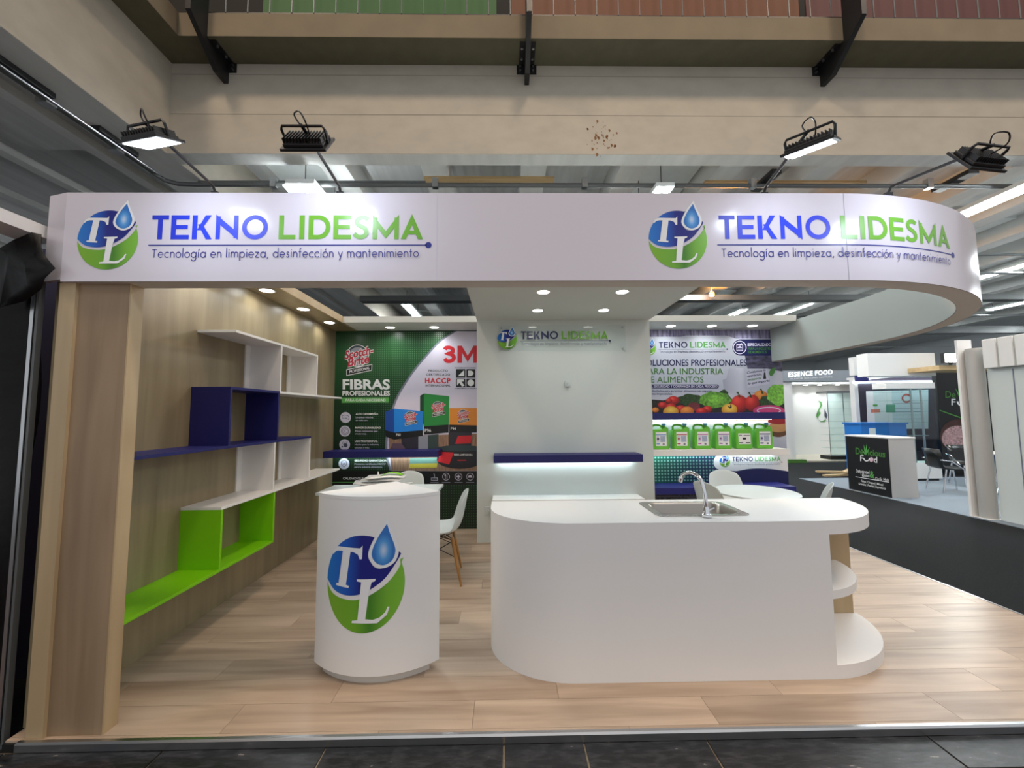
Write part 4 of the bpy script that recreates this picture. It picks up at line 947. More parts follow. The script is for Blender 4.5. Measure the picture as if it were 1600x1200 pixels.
# printed cartons
pk = lambda nm, pts, m, l: ppoly(po, nm, pts, PL1, m, l)
b1 = mat('ink_sky', C(36, 134, 226), .35); b2 = mat('ink_sky_dark', C(30, 74, 156), .35); g1 = mat('ink_box_green', C(40, 140, 62), .35); g2 = mat('ink_box_green_dark', C(20, 70, 36), .35); o1 = mat('ink_orange', C(226, 142, 44), .35)
for nm, pts, m in (('printed_block', ((650, 505), (798, 505), (798, 580), (620, 580)), mat('ink_mauve', C(96, 76, 92), .4)), ('printed_block', ((745, 440), (930, 430), (930, 578), (798, 578), (745, 500)), mat('ink_charcoal', C(46, 44, 54), .4)), ('printed_block', ((930, 425), (1035, 422), (1035, 578), (930, 578)), mat('ink_silver', C(150, 154, 166), .4)), ('printed_block', ((1035, 415), (1150, 405), (1150, 578), (1035, 578)), mat('ink_moss', C(56, 74, 72), .4))): pk(nm, [G8(*p) for p in pts], m, .0024)
pk('printed_carton', [G8(567, 165), G8(667, 128), G8(668, 388), G8(570, 362)], b2, .0028); pk('printed_carton', [G8(667, 128), G8(985, 158), G8(980, 362), G8(668, 388)], b1, .003)
pk('printed_carton', [G8(570, 362), G8(668, 388), G8(668, 466), G8(575, 432)], ink_black, .0028); pk('printed_carton', [G8(668, 388), G8(980, 362), G8(980, 424), G8(668, 466)], ink_black, .003)
pk('printed_carton', [G7(948, 685), G7(990, 660), G8(990, 322), G8(948, 150)], g2, .0026); pk('printed_carton', [G7(990, 660), G7(1268, 690), G8(1260, 302), G8(990, 322)], g1, .0032)
pk('printed_carton', [G8(990, 322), G8(1260, 302), G8(1258, 388), G8(995, 412)], ink_black, .0032)
pk('printed_carton', [G7(1266, 818), G7(1600, 818), G8(1600, 312), G8(1266, 303)], o1, .0028); pk('printed_carton', [G8(1266, 303), G8(1600, 312), G8(1600, 388), G8(1266, 390)], ink_black, .0029)
T('P60', G8, 690, 425, 738, 28, ink_white, lift=.0035); T('P96', G8, 1000, 382, 1068, 34, ink_white, lift=.0036); T('P94', G8, 1282, 360, 1338, 30, ink_white, lift=.0035)
for (x, y_), s in ((G8(842, 232), .46), (G8(1142, 130), .50), (G8(1415, 210), .44)): pad_logo(x, y_, s, .0038)
pk('printed_stand', [G8(1258, 385), G8(1510, 388), G8(1505, 545), G8(1258, 545)], mat('ink_charcoal', C(46, 44, 54), .4), .003)
pk('printed_label', [G8(1360, 425), G8(1510, 420), G8(1500, 505), G8(1330, 512)], ink_red, .0034)
pk('printed_stand', [G8(x, y_) for x, y_ in ell(1380, 690, 246, 92, 36)], mat('ink_slate_dark', C(36, 34, 42), .4), .0030)
pk('printed_stand', [G8(1134, 575), G8(1600, 560), G8(1600, 715), G8(1134, 690)], mat('ink_slate_dark', C(36, 34, 42), .4), .0031)
pk('printed_stand', [G8(x, y_) for x, y_ in ell(1380, 560, 246, 34, 36)], mat('ink_slate', C(52, 66, 72), .4), .0033)
pk('printed_label', [G8(1175, 598), G8(1315, 605), G8(1265, 735), G8(1140, 705)], ink_red, .0036)
T('FIBRA LIMPIADORA', G8, 1318, 640, 1520, 22, ink_white, lift=.0037); pk('printed_rule', [G8(1355, 685), G8(1450, 685), G8(1450, 695), G8(1355, 695)], ink_red, .0037)
pk('printed_sponge', [G8(835, 668), G8(1140, 660), G8(1138, 722), G8(832, 728)], mat('ink_sage', C(110, 150, 140), .5), .003)
pk('printed_sponge', [G8(832, 728), G8(1138, 722), G8(1130, 770), G8(828, 775)], mat('ink_sponge_yellow', C(206, 190, 70), .5), .003)
T('CALIDAD QUE SE VE', G8, 112, 898, 428, 24, ink_white, lift=.003, bold=.02)
pk('printed_rule', [G8(-25, 925), G8(470, 925), G8(470, 934), G8(-25, 934)], ink_lgreen, .003)
for k, x in enumerate((1105, 1232, 1366, 1493)):
    ln = Pr()
    if k: ln.stroke(ell(0, 0, 38, 38, 24), 5, True)
    if k == 0: ln.stroke([(-34, -38), (-34, -14), (34, -14), (34, -38)], 5, True).stroke([(0, -10), (0, 22), (-8, 34)], 6)
    elif k == 1: ln.stroke([(-9, -24), (-9, 24)], 7).stroke([(10, -24), (10, 24)], 7).rect(-16, -2, 8, 26)
    elif k == 2: ln.rect(-7, 7, -22, 22).rect(-22, 22, -7, 7)
    else: ln.poly([(-26, -10), (26, -10), (18, 10), (0, 20), (-18, 10)])
    def fm(u, v, l, x=x): r = P(*G8(x+u, 868-v), *PL1); return V((r.x, r.y-l, r.z))
    ln.put('icon', ink_lav, po, fm, .003)
    pk('printed_rule', [G8(x-45, 926), G8(x+45, 926), G8(x+45, 936), G8(x-45, 936)], ink_grey, .003)

# ------------------------------------------------------------------ right poster (food industry)
G9 = lambda x, y_: (1000+x/6.667, 510+y_/6.667)
G10 = lambda x, y_: (1000+x/6.667, 640+y_/6.667)
pr = thing('wall_poster', (2.8, YP, 0), 'pale food industry poster with vegetables on the right back wall', 'poster'); pr['xmax'] = 3.828
B(1.786, 3.829, YP, YB, .001, ZS-.006).build('poster_sheet', grad('poster_pale', [(0, C(190, 194, 208)), (1, C(204, 208, 220))]), pr)
K = lambda nm, pts, m, l=.001, fn=G9: ppoly(pr, nm, [fn(*p) for p in pts], PL1, m, l)
blur = mat('photo_kitchen', C(128, 124, 156), .45, noise=.75, nscale=7, stretch=(4, 1, .6))
K('kitchen_photo', ((60, 36), (1500, 36), (1500, 128), (1000, 128), (900, 96), (480, 96), (420, 108), (60, 108)), blur)
K('kitchen_photo', ((1090, 300), (1500, 300), (1500, 470), (1330, 440), (1120, 440)), mat('photo_shelves', C(74, 72, 96), .45, noise=.8, nscale=12, stretch=(1, 1, 2)), .001)
K('pot_photo', ((860, 560), (900, 540), (925, 440), (1080, 430), (1095, 660), (1240, 700), (880, 700)), grad('photo_pot', [(0, C(166, 168, 184)), (.5, C(206, 208, 222)), (1, C(150, 152, 170))]), .001)
def fmap_r(u, v, lift): return V((u, YP-lift, v))
a0 = P(*G9(198, 225), *PL1); a1 = P(*G9(893, 222), *PL1)
logo(pr, fmap_r, a0.x, a0.z, (a1.x-a0.x)/10.9, lift=.002, blue=ink_dnavy, tag_ink=ink_dnavy, green=ink_lgreen)
K('badge', [(1395, 135)]+[(1050+88*math.cos(rad(a)), 220-85*math.sin(rad(a))) for a in range(90, 271, 12)]+[(1395, 305)], ink_dnavy, .002)
ln = Pr().stroke(ell(0, 0, 66, 66, 32), 7, True).stroke([(-30, -34), (-30, 30), (30, 30), (30, -34)], 8, True).rect(-22, 22, -6, 2).rect(-14, 14, 8, 16).rect(-22, 22, -22, -15).stroke([(0, 30), (20, 44)], 6)
def fm(u, v, l): r = P(*G9(1038+u, 220-v), *PL1); return V((r.x, r.y-l, r.z))
ln.put('badge_icon', ink_lav, pr, fm, .0025)
R_ = lambda s, x0, y0, x1, h, m, fn=G9, **k: T(s, fn, x0, y0, x1, h, m, par=pr, sc=6.667, **k)
R_('ESPECIALIZADOS', 1120, 204, 1382, 30, ink_lav, bold=.03); R_('PARA LA INDUSTRIA', 1122, 244, 1372, 28, ink_dgreen, bold=.02); R_('DE ALIMENTOS', 1125, 280, 1318, 28, ink_dgreen, bold=.02)
R_('SOLUCIONES PROFESIONALES', 28, 410, 1112, 68, ink_dnavy, bold=.012); R_('PARA LA INDUSTRIA', 40, 498, 865, 66, ink_dgreen, bold=.008); R_('DE ALIMENTOS', 45, 585, 662, 66, ink_dgreen, bold=.0)
K('text_pill', [(10, 605)]+[(800+20*math.cos(rad(a)), 625-20*math.sin(rad(a))) for a in range(90, -91, -15)]+[(10, 645)], ink_dnavy, .002)
R_('HIGIENE, SEGURIDAD Y CONFIANZA EN CADA PROCESO', 14, 637, 806, 25, ink_lav, bold=.02)
R_('Productos diseñados para garantizar alimentos más seguros', -20, 680, 746, 22, ink_dnavy, bold=.006); R_('y superficies impecables.', -20, 712, 340, 22, ink_dnavy, bold=.006)
K('note_card', ((1108, 480), (1320, 440), (1345, 598), (1118, 642)), mat('ink_pale_lilac', C(202, 202, 220), .4), .0018)
for s, x0, y0, x1, y1 in (('Cuidamos la', 1112, 494, 1308, 466), ('operación,', 1115, 530, 1268, 508), ('evitamos', 1118, 570, 1262, 548), ('lo que importa', 1122, 608, 1348, 574)): R_(s, x0, y0, x1, 26, ink_dnavy if y0 != 570 else ink_dgreen, y1=y1, shear=.3, bold=.01)
K('printed_bottle', ((1290, 480), (1305, 478), (1308, 500), (1314, 545), (1284, 547), (1288, 500)), ink_black, .0024)
K('printed_leaf', smooth_pts([(1345, 485), (1360, 450), (1410, 425), (1405, 470), (1380, 510), (1355, 515)], 4, True), ink_dgreen, .0024)
# printed vegetables
def blob(x, y_, rx, ry, m, l, wob=0., n=30, fn=G9, nm='printed_vegetable'):
    K(nm, [(x+rx*(1+wob*math.sin(a*7+x))*math.cos(a), y_+ry*(1+wob*math.sin(a*5+y_))*math.sin(a)) for a in [2*math.pi*i/n for i in range(n)]], m, l, fn)
tom = grad('photo_tomato', [(0, C(226, 90, 80)), (.25, C(196, 40, 36)), (.6, C(120, 20, 24))], radial=(.4, .7)); yel = grad('photo_yellow', [(0, C(240, 206, 90)), (.5, C(196, 140, 40)), (.8, C(120, 80, 20))], radial=(.5, .65))
pepr = grad('photo_pepper', [(0, C(226, 74, 60)), (.3, C(186, 34, 30)), (.7, C(104, 14, 18))], radial=(.35, .7)); oran = grad('photo_orange', [(0, C(240, 160, 70)), (.7, C(176, 84, 24))], radial=(.4, .7))
lett = mat('photo_lettuce', C(92, 150, 52), .5, noise=.6, nscale=26); herb = mat('photo_herbs', C(40, 70, 34), .5, noise=.7, nscale=34); lett2 = mat('photo_lettuce_bright', C(118, 186, 66), .5, noise=.45, nscale=30)
K('printed_herbs', [(110, 905), (110, 760), (240, 770), (420, 730), (520, 705), (640, 730), (900, 690), (960, 760), (1260, 760), (1380, 720), (1520, 740), (1520, 905)], mat('photo_dark', C(36, 34, 30), .5, noise=.6, nscale=16), .002)
blob(530, 765, 130, 60, herb, .0023, .08); blob(780, 765, 165, 85, lett, .0026, .06); blob(870, 700, 45, 40, herb, .0025, .1); blob(790, 760, 75, 50, lett2, .0028, .12)
for x, y_, r, m in ((345, 770, 62, tom), (300, 775, 35, tom), (235, 820, 48, tom), (160, 870, 36, oran), (320, 845, 60, tom), (425, 860, 55, tom), (560, 835, 62, mat('photo_plum', C(110, 44, 52), .4, noise=.3)), (320, 890, 80, yel), (490, 885, 70, oran), (640, 890, 62, tom), (700, 865, 50, tom)): blob(x, y_, r, r*.72, m, .003+.000008*(y_-760))
blob(930, 868, 82, 62, yel, .0042); K('printed_stem', ((905, 825), (930, 855), (955, 850), (950, 815), (938, 815), (938, 838)), ink_black, .0046)
blob(1035, 808, 92, 92, pepr, .0036, .03); blob(1170, 800, 78, 88, pepr, .0039, .03); blob(1255, 725, 72, 58, oran, .0034, .03)
for x, y_ in ((1030, 725), (1150, 728), (1270, 690)): K('printed_stem', ((x-30, y_-38), (x-8, y_-44), (x+10, y_-5), (x+18, y_+14), (x-8, y_+12), (x-8, y_-20)), herb, .0044)
blob(1330, 780, 90, 62, herb, .0040, .1); blob(1440, 710, 120, 110, lett2, .0042, .07)
blob(1340, 880, 165, 60, mat('photo_ham', C(196, 60, 118), .4, noise=.15, nscale=12), .0046); Pr().stroke(ell(0, 0, 120, 34, 30), 10, True).put('printed_ham_ring', ink_lav, pr, lambda u, v, l: (lambda r: V((r.x, r.y-l, r.z)))(P(*G9(1340+u, 878-v), *PL1)), .0050)
# behind the canisters and below
K('counter_photo', ((110, 90), (1545, 90), (1545, 430), (110, 430)), grad('photo_counter', [(0, C(166, 170, 190)), (.7, C(196, 198, 212)), (.92, C(224, 190, 176)), (1, C(214, 110, 96))], 'y'), .0022, G10)
blob(1440, 120, 110, 34, ink_dred, .0028, .03, fn=G10); blob(1440, 225, 100, 62, mat('photo_board_dark', C(96, 62, 40), .4), .0025, fn=G10); blob(1440, 185, 110, 50, mat('photo_board', C(186, 138, 92), .4, noise=.15), .0027, fn=G10, nm='printed_board')
dotp = grad('poster_teal_navy', [(0, C(18, 110, 84)), (.25, C(16, 60, 74)), (.6, C(26, 32, 96)), (1, C(26, 30, 92))], 'x', .4, dots=(23, C(150, 214, 196), .16, .36, 1.0, .25))
K('dotted_field', ((100, 455), (1560, 455), (1560, 800), (100, 800)), dotp, .0022, G10)
K('white_banner', [(1560, 470)]+[(835+70*math.cos(rad(a)), 548-78*math.sin(rad(a))) for a in range(90, 271, 12)]+smooth_pts([(900, 632), (1000, 640), (1120, 618), (1260, 612), (1400, 622), (1560, 645)], 3), ink_white, .0026, G10)
K('navy_wave', smooth_pts([(960, 650), (1100, 626), (1250, 614), (1400, 624), (1560, 648)], 3)+[(1560, 800), (960, 800)], ink_dnavy, .0024, G10)
a0 = P(*G10(962, 540), *PL1); a1 = P(*G10(1465, 538), *PL1)
logo(pr, fmap_r, a0.x, a0.z, (a1.x-a0.x)/10.9, lift=.003, blue=ink_dnavy, tag_ink=ink_dnavy, green=ink_lgreen)
K('grey_field', ((100, 800), (1560, 800), (1560, 1250), (100, 1250)), mat('photo_grey_blue', C(96, 100, 122), .5, noise=.2, nscale=40), .0022, G10)
R_('TECNOLOGÍA QUE PROTEGE', 60, 898, 760, 30, ink_black, G10, bold=.02); R_('LO QUE IMPORTA', 60, 938, 500, 26, ink_black, G10, bold=.02)

del pr['xmax']
# ------------------------------------------------------------------ left edge: neighbour's sheet, pole and timber
ZH = -.05
mb = MB(); nx, nz = 30, 26
for i in range(nx+1):
    for j in range(nz+1):
        u, v = i/nx, j/nz; z = ZH+v*(2.40+.10*math.sin(u*5))
        mb.v.append(V((-2.462-u*1.7, .06+.025*math.sin(u*19+v*3)+.018*math.sin(u*41-v*7)+.02*math.sin(v*11+u*6), z)))
mb.f = [(i*(nz+1)+j, (i+1)*(nz+1)+j, (i+1)*(nz+1)+j+1, i*(nz+1)+j+1) for i in range(nx) for j in range(nz)]
bs = thing('plastic_sheet', (-3.3, .06, ZH), 'black plastic sheet hanging at the left edge with a torn corner flap', 'plastic sheet')
mb.build('hanging_sheet', sheet, bs, smooth=80, solid=.004)
fp = [P(0, 388, 1, -.03), P(22, 375, 1, -.04), P(50, 363, 1, -.03), P(64, 366, 1, -.035), P(64, 386, 1, -.04), P(72, 402, 1, -.045), P(86, 419, 1, -.05), P(70, 434, 1, -.045), P(64, 452, 1, -.03), P(40, 470, 1, -.02), P(0, 480, 1, -.02)]
ctr = P(40, 415, 1, -.05)
rr_ = random.Random(3); mid = [p.lerp(ctr, .45)+V((rr_.uniform(-.01, .01), rr_.uniform(-.03, .02), rr_.uniform(-.01, .01))) for p in fp]; NF = len(fp)
m2 = MB().add(fp+mid+[ctr], [(i, (i+1) % NF, NF+(i+1) % NF, NF+i) for i in range(NF)]+[(NF+i, NF+(i+1) % NF, 2*NF) for i in range(NF)]); m2.build('corner_flap', sheet, bs, solid=.004, smooth=50)
mp = thing('metal_post', (-2.43, .05, ZH), 'thin grey metal post beside the wooden pillar', 'post')
B(-2.450, -2.432, .03, .06, ZH, 2.24).build('profile', alu, mp); B(-2.428, -2.415, .035, .06, ZH, 2.24).build('profile', duct, mp)
B(-2.46, -2.40, .02, .08, ZH, ZH+.006).build('foot_plate', alu, mp)
tf = thing('wooden_brace', (-2.5, .15, 2.45), 'white painted timber brace beside the left end of the sign band', 'timber')
B(-2.50, -2.415, .13, .17, 2.36, 2.66).build('upright', white, tf); B(-2.60, -2.43, -1.2, .13, 2.47, 2.535).build('beam', white, tf)
MB().cyl((-2.45, .13, 2.62), (-2.45, .126, 2.62), .006, n=8).build('screw', duct, tf)
struct(B(-6, -2.46, .55, .6, ZH, 2.62).build('wall_neighbour', mat('dark_purple_panel', C(44, 40, 70), .7)), 'dark purple panel of the neighbouring stand')

# ------------------------------------------------------------------ stand across the aisle
sans = dict(bold=.02)
bc = thing('black_counter', (7.2, 5.65, ZH), 'black-fronted promotion counter with green and white lettering across the aisle', 'counter')
B(6.945, 7.43, 5.2, 6.11, ZH, 1.02).build('body', mat('pale_grey_board', C(176, 174, 172), .5), bc)
B(6.93, 7.44, 5.19, 6.12, 1.02, 1.045).build('top', white, bc)
B(6.937, 6.945, 5.205, 6.105, ZH+.005, 1.018).build('front_panel', ink_black, bc)
PX = (0, 6.937)
H1 = lambda x, y_: (1330+x/4.615, 540+y_/4.615)
def BT(s, x0, y0, x1, y1, h, m, par=bc, pl=PX, **k): ptext(par, s, H1(x0, y0), H1(x1, y1), h/4.615, pl, m, .002, **k)
BT('De', 32, 782, 88, 786, 48, ink_dgreen, bold=.02); BT('icious', 122, 790, 246, 806, 46, ink_dgreen, bold=.02)
for dx, dy in ((-34, -48), (-14, -76), (8, -84), (30, -58)): ppoly(bc, 'leaf', [H1(101, 790), H1(105+dx*.5-4.5, 789+dy*.55), H1(105+dx, 789+dy), H1(105+dx*.5+4.5, 789+dy*.5), H1(109, 790)], PX, ink_lgreen, .002)
BT('F', 66, 832, 90, 834, 44, ink_white); BT('d', 164, 842, 188, 845, 44, ink_white)
Pr().stroke(ell(0, 0, 20, 20, 14, 180, 360), 8).put('spoon_mark', ink_white, bc, lambda u, v, l: (lambda r: V((r.x-l, r.y, r.z)))(P(*H1(112+u, 812-v), *PX)), .002)
ppoly(bc, 'garlic_mark', [H1(x, y_) for x, y_ in ell(146, 822, 15, 17, 18)], PX, mat('ink_garlic', C(224, 190, 204), .4), .002)
BT('Dehydrated', 36, 914, 131, 926, 24, ink_white); BT('Onion', 79, 945, 131, 950, 24, ink_white); BT('&', 134, 950, 168, 956, 50, ink_lgreen, bold=.03); BT('Garlic Hub', 174, 970, 272, 982, 24, ink_white)
ppoly(bc, 'rule', [H1(32, 943), H1(274, 984), H1(274, 988), H1(32, 947)], PX, ink_white, .002)
BT('Flakes | Chopped | Minced', 72, 982, 231, 1012, 16, ink_white, bold=.01); BT('Granules | Powder | Ingredients', 55, 1002, 249, 1038, 16, ink_white, bold=.01)
pw = thing('poster_wall', (11.6, 7.75, ZH), 'tall black poster wall with a bowl of chopped garlic across the aisle', 'poster')
PB = (1, 7.745)
B(10.72, 12.9, 7.75, 7.85, ZH, 2.62).build('panel', ink_black, pw)
BT('De', 678, 376, 752, 376, 50, ink_dgreen, par=pw, pl=PB); BT('icious', 812, 376, 960, 376, 50, ink_dgreen, par=pw, pl=PB); BT('F', 722, 430, 752, 430, 48, ink_white, par=pw, pl=PB)
for dx, dy in ((-28, -75), (-10, -100), (12, -104), (34, -80)): ppoly(pw, 'leaf', [H1(779, 378), H1(784+dx*.6-6, 378+dy*.55), H1(784+dx*1.3, 378+dy), H1(784+dx*.6+6, 378+dy*.5), H1(790, 378)], PB, ink_lgreen, .002)
Pr().stroke(ell(0, 0, 32, 30, 14, 180, 360), 12).put('spoon_mark', ink_white, pw, lambda u, v, l: (lambda r: V((r.x, r.y-l, r.z)))(P(*H1(798+u, 402-v), *PB)), .002)
ppoly(pw, 'green_stroke', [H1(636, 462), H1(845, 535), H1(845, 545), H1(636, 470)], PB, ink_dgreen, .002)
ppoly(pw, 'bowl_photo', [H1(x, y_) for x, y_ in ell(770, 650, 130, 118, 36)], PB, mat('photo_bowl', C(70, 40, 32), .5, noise=.3, nscale=4), .002)
ppoly(pw, 'granules_photo', [H1(x, y_) for x, y_ in ell(765, 668, 112, 90, 36)], PB, mat('photo_granules', C(176, 140, 140), .6, noise=.55, nscale=22), .003)
# right-hand white wall with fluted header and round column
nw = struct(B(7.05, 7.15, .8, 3.70, ZH, 2.5).build('wall_right', white_paint), 'white wall of the stand at the right edge')
for yy in (3.40, 3.16): B(7.045, 7.0502, yy-.006, yy+.006, ZH+.02, 2.1).build('groove_strip', ink_grey, nw)
wc = thing('round_column', (7.03, 3.86, ZH), 'grey half-round column with a white back board at the end of the right wall', 'column')
B(6.90, 7.12, 3.925, 3.96, ZH, 2.60).build('back_board', white, wc)
MB().lathe([(.098, 0), (.098, 2.46), (.09, 2.50)], (7.03, 3.825, ZH), 32).build('shaft', mat('grey_laminate', C(176, 174, 170), .5), wc, smooth=40)
B(6.91, 7.13, 3.71, 3.925, ZH, ZH+.012).build('base_plate', white, wc)
fh = thing('fluted_header', (6.98, 2.6, 2.15), 'white fluted header box on top of the right-hand wall', 'header')
B(6.985, 7.045, .9, 3.66, 2.13, 2.55).build('core', white_paint, fh)
for k in range(14): B(6.955, 6.985, 3.66-(k+1)*.19+.03, 3.66-k*.19, 2.13, 2.55).build('flute', white, fh, bevel=.008)
# canopy timber, lamp, sign box, glass cabinet
cb = tag(B(9.55, 11.2, 6.60, 7.295, 2.42, 2.52).build('canopy_board', ply), 'pale wooden canopy board beside the black poster wall', 'board')
c0 = P(1500, 574, 2, 2.415)
cl = thing('spot_lamp', (10.4, 6.7, 2.52), 'glaring white work lamp on the wooden canopy board', 'lamp')
lp = P(1489, 559, 1, 6.5)
B(lp.x-.17, lp.x+.17, 6.52, 6.60, lp.z-.11, lp.z+.11).build('housing', blackm, cl); B(lp.x-.15, lp.x+.15, 6.505, 6.519, lp.z-.09, lp.z+.09).build('lens', mat('work_lamp_lens', C(255, 255, 240), .4, emit=40, ecol=(1, 1, .92, 1)), cl)
B(lp.x-.02, lp.x+.02, 6.53, 6.58, 2.52, lp.z-.1).build('bracket', blackm, cl)
area('work_lamp_glow', (lp.x, 6.48, lp.z), .28, 70, (1, 1, .95), (-.2, -1, -.45), 'RECTANGLE', .18)
sb = thing('sign_box', (9.0, 7.5, 2.3), 'blank white box header over the glass display stand', 'sign')
a = P(1355, 552, 1, 7.3); b = P(1463, 587, 1, 7.3)
B(a.x, b.x, 7.3, 7.6, b.z, a.z).build('box', white, sb)
for sx in (b.x-.2, b.x-.7): B(sx, sx+.05, 7.6, 9.0, b.z+.04, b.z+.10).build('support_arm', white, sb)
B(P(1339, 586, 1, 8.36).x, P(1357, 586, 1, 8.36).x, 8.36, 8.44, P(1339, 596, 1, 8.36).z, P(1339, 587, 1, 8.36).z).build('blue_panel', navy, sb); a2 = P(1333, 558, 1, 8.35); b2 = P(1358, 586, 1, 8.35); B(a2.x, b2.x, 8.35, 8.5, b2.z, a2.z).build('side_panel', white, sb)
gc = thing('glass_cabinet', (9.3, 7.1, ZH), 'tall glass display cabinet with a white base across the aisle', 'cabinet')
gx0 = P(1392, 700, 1, 6.9).x; gx1 = P(1469, 700, 1, 6.9).x
B(gx0, gx1, 6.9, 7.25, ZH+.06, .36).build('base', white, gc); B(gx0+.05, gx1-.05, 6.93, 7.2, ZH, ZH+.06).build('plinth', blackm, gc)
for z in (.62, .95, 1.25, 1.5, 1.75, 1.95): B(gx0+.03, gx1-.03, 6.93, 7.22, z, z+.008).build('glass_shelf', glass, gc)
B(gx0, gx1, 6.9, 6.906, .36, 2.03).build('glass_pane', glass, gc); B(gx0, gx0+.006, 6.907, 7.24, .36, 2.03).build('glass_pane', glass, gc)
B(gx0, gx1, 6.9, 7.25, 2.03, 2.16).build('header', white, gc); B(gx0+.55, gx0+.58, 6.907, 6.93, .36, 2.03).build('upright', alu, gc); B(gx1-.02, gx1, 7.2, 7.24, .36, 2.03).build('upright', alu, gc)
ds = thing('display_stand', (8.9, 9.0, ZH), 'dark framed display stand with charts and a blue counter', 'exhibition stand')
PD = (1, 9.0)
d0 = P(1337, 594, *PD); d1 = P(1448, 600, *PD)
B(d0.x, d1.x+1.0, 9.0, 9.1, ZH, 2.45).build('back_wall', mat('dark_plum', C(52, 44, 60), .5), ds)
B(d0.x-.1, d0.x, 8.94, 9.1, ZH, 2.45).build('side_post', white, ds); B(d0.x-.1, d1.x+.8, 8.90, 8.995, 2.30, 2.35).build('light_bar', led_m, ds)
ppoly(ds, 'chart_board', [H1(105, 330), H1(290, 325), H1(300, 600), H1(118, 600)], PD, ink_white, .004); ppoly(ds, 'chart_board', [H1(290, 325), H1(555, 318), H1(555, 600), H1(300, 600)], PD, mat('chart_pale', C(206, 224, 230), .4), .004)
ppoly(ds, 'chart_block', [H1(140, 460), H1(206, 458), H1(208, 482), H1(142, 484)], PD, mat('ink_salmon', C(226, 130, 110), .5), .006); ppoly(ds, 'chart_block', [H1(248, 425), H1(316, 425), H1(318, 482), H1(250, 482)], PD, mat('ink_seagreen', C(90, 160, 130), .5), .006)
ppoly(ds, 'chart_block', [H1(155, 424), H1(188, 424), H1(188, 438), H1(155, 438)], PD, ink_lgreen, .006)
Pr().stroke(ell(0, 0, 30, 27, 28), 12, True).put('chart_ring', mat('ink_rust', C(176, 66, 60), .5), ds, lambda u, v, l: (lambda r: V((r.x, r.y-l, r.z)))(P(*H1(398+u, 380-v), *PD)), .006)
for y_ in (415, 452, 478, 500, 528): ppoly(ds, 'chart_rule', [H1(300, y_), H1(520, y_-2), H1(520, y_+1), H1(300, y_+3)], PD, ink_grey, .006)
blc = mat('bright_blue', C(36, 120, 206), .4)
e0 = P(1345, 663, 1, 8.0); e1 = P(1416, 664, 1, 8.0)
B(e0.x, e1.x, 8.0, 8.5, ZH, e0.z).build('blue_counter', blc, ds); B(e0.x-.03, e1.x+.03, 7.97, 8.53, e0.z, e0.z+.04).build('counter_top', blc, ds); B(e0.x+.2, e0.x+.36, 7.99, 8.0, .3, e0.z-.1).build('notice', ink_white, ds)
# stand with illuminated lettering at the back
es = thing('lettered_stand', (10, 10.6, ZH), 'pale exhibition stand with glowing white fascia lettering far behind', 'exhibition stand')
PE = (1, 10.4); H2 = lambda x, y_: (1220+x/5.455, 540+y_/5.455)
f0 = P(1226, 579, *PE); f1 = P(1340, 572, *PE); fb = P(1226, 596, *PE); fx = P(1226, 640, *PE).x
B(fx, 13.0, 10.4, 10.5, fb.z, f0.z).build('fascia', mat('pale_grey_fascia', C(150, 156, 164), .5), es)
B(fx, 13.0, 12.2, 12.3, ZH, fb.z+.1).build('back_wall', white, es); B(fx, fx+.35, 10.5, 12.2, ZH, fb.z).build('side_wall', white, es)
B(fx-.1, 13.0, 10.35, 12.2, ZH, ZH+.05).build('platform', mat('beige_board', C(190, 180, 164), .6), es); B(fx-.1, fx+.45, 10.2, 10.35, ZH, ZH+.10).build('green_step', mat('grass_green', C(74, 120, 48), .7), es)
glow = mat('backlit_letters', C(255, 255, 255), .5, emit=1.6, ecol=(.95, 1, 1, 1))
ptext(es, 'ESSENCE FOOD', H2(62, 268), H2(438, 242), 40/5.455, PE, glow, .01, bold=.012, space=1.1)
ptext(es, 'FLAVOR BEYOND NATURE', H2(82, 290), H2(438, 272), 12/5.455, PE, ink_white, .01, bold=.01)
PW2 = (1, 12.19)
for k, pts in enumerate((((318, 468), (345, 480), (352, 510), (330, 545), (305, 585), (300, 610), (312, 560), (335, 515), (336, 490)), ((300, 600), (330, 560), (340, 575), (318, 610), (320, 630)), ((320, 630), (345, 645), (385, 628), (378, 650), (340, 652)), ((372, 540), (398, 595), (388, 625), (372, 600)))):
    ppoly(es, 'drop_mark', [H2(*p) for p in pts], PW2, [ink_lgreen, ink_lgreen, ink_dgreen, mat('ink_steel', C(70, 78, 96), .4)][k], .005)
for k, x in enumerate((200, 320, 470)):
    s_ = P(*H2(x, 300), 1, 11.95); MB().lathe([(.07, -.004), (.07, .0)], (s_.x, 11.9, fb.z-.02), 16).build('spot', lamp_m, es)
    area('stand_spot', (s_.x, 11.9, fb.z-.04), .12, 4, (.92, 1, 1), spread=110)
B(fx, 13.0, 11.6, 12.2, fb.z-.02, fb.z).build('soffit', white, es)
gt = thing('glass_tower', (10.5, 10.6, ZH), 'tall glass shelf tower standing in the lettered stand', 'cabinet')
t0 = P(1296, 700, 1, 10.6).x; t1 = P(1335, 700, 1, 10.6).x
B(t0, t1+.5, 10.55, 11.0, ZH+.05, ZH+.16).build('base', blackm, gt); B(t0, t1+.5, 10.55, 11.0, 2.1, 2.16).build('header', alu, gt)
for k in range(8): B(t0+.02, t1+.48, 10.57, 10.98, .35+k*.21, .358+k*.21).build('glass_shelf', glass, gt)
B(t0, t1+.5, 10.55, 10.556, .11, 2.1).build('glass_pane', glass, gt); B(t0, t0+.015, 10.56, 10.575, .11, 2.1).build('upright', alu, gt); B(t0+.5, t0+.515, 10.56, 10.575, .11, 2.1).build('upright', alu, gt)
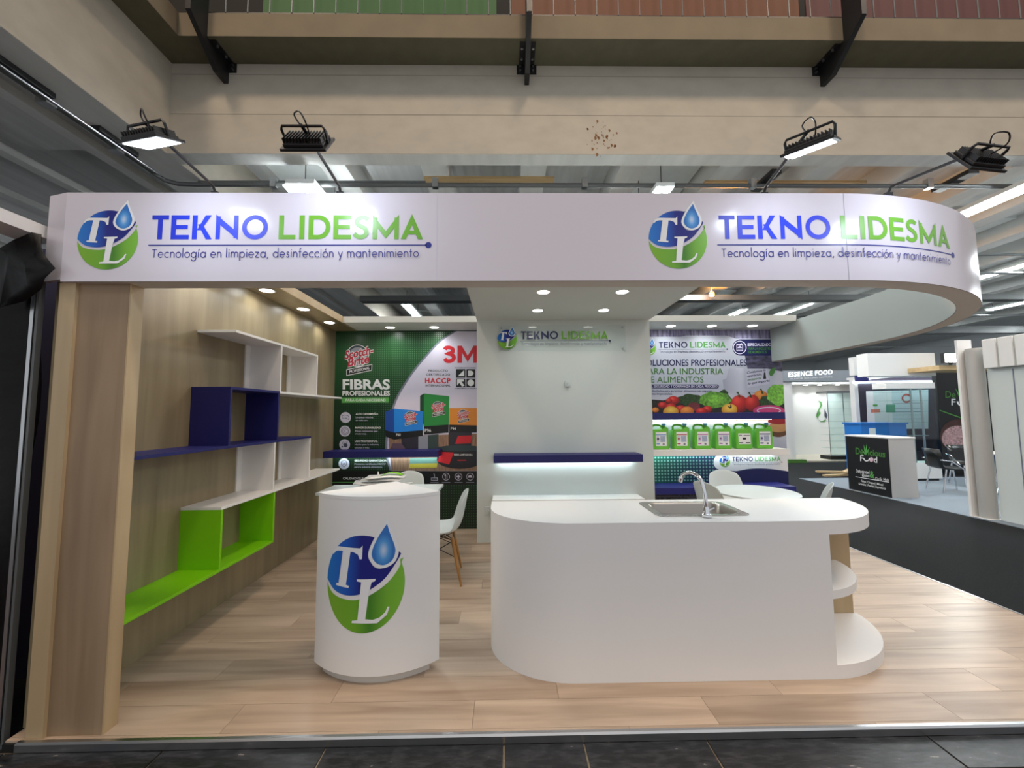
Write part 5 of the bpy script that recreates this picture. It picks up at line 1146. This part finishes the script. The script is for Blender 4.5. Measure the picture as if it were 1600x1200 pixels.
# black chair and small table by the poster wall
def black_chair(x, yy, rz, lab):
    t = thing('visitor_chair', (0, 0, 0), lab, 'chair', 'black chrome chairs across the aisle')
    mb = MB(); pr_ = [(-.22, .45), (0, .43), (.18, .45), (.22, .50), (.25, .66), (.29, .82)]
    for k, (a_, z) in enumerate(pr_):
        for j in range(5): s = -1+j/2; mb.v.append(V((.22*s, a_+(-.03*s*s if k > 3 else 0), z+(.012*s*s if k < 3 else 0))))
    mb.f = [(k*5+j, k*5+j+1, k*5+j+6, k*5+j+5) for k in range(5) for j in range(4)]
    mb.build('seat_shell', blackp, t, smooth=70, solid=.02)
    for sx in (-1, 1):
        MB().tube([(sx*.20, -.2, .43), (sx*.23, -.26, 0)], .013, 8).build('leg', chrome, t, smooth=50); MB().tube([(sx*.20, .16, .44), (sx*.23, .25, 0)], .013, 8).build('leg', chrome, t, smooth=50)
        MB().tube([(sx*.235, .26, .62), (sx*.245, .1, .60), (sx*.22, -.12, .43)], .012, 8).build('side_tube', chrome, t, smooth=50)
    t.location = (x, yy, -.042); t.rotation_euler = (0, 0, rz); return t
black_chair(8.62, 5.75, rad(75), 'black visitor chair with chrome legs, nearest the promotion counter')
black_chair(9.75, 6.35, rad(-20), 'black visitor chair behind the small table by the poster wall')
vt = thing('cafe_table', (9.35, 5.55, -.042), 'small round grey table with a chrome foot across the aisle', 'table')
MB().lathe([(.36, 0), (.38, .01), (.38, .025), (.36, .03)], (9.35, 5.55, .69), 36).build('table_top', mat('grey_laminate', C(176, 174, 170), .5), vt, smooth=40)
MB().cyl((9.35, 5.55, 0), (9.35, 5.55, .69), .03, n=14).build('column', chrome, vt, smooth=40)
for k in range(4): MB().tube([(9.35, 5.55, .08), (9.35+.33*math.cos(k*1.57+.6), 5.55+.33*math.sin(k*1.57+.6), -.025)], .016, 8).build('foot', chrome, vt, smooth=40)
# offcuts left on the aisle floor
oc = thing('timber_offcuts', (8.0, 7.6, ZH), 'small heap of timber offcuts on the hall floor by the promotion counter', 'timber')
for k, (dx, dy, a_) in enumerate(((0, 0, 8), (.1, .25, -12), (.35, .1, 40))): MB().box(-.35, .35, -.05, .05, .0, .04).xf(Matrix.Translation((8.05+dx, 7.75+dy, ZH+k*.041)) @ Matrix.Rotation(rad(a_), 4, 'Z')).build('offcut', ply, oc)
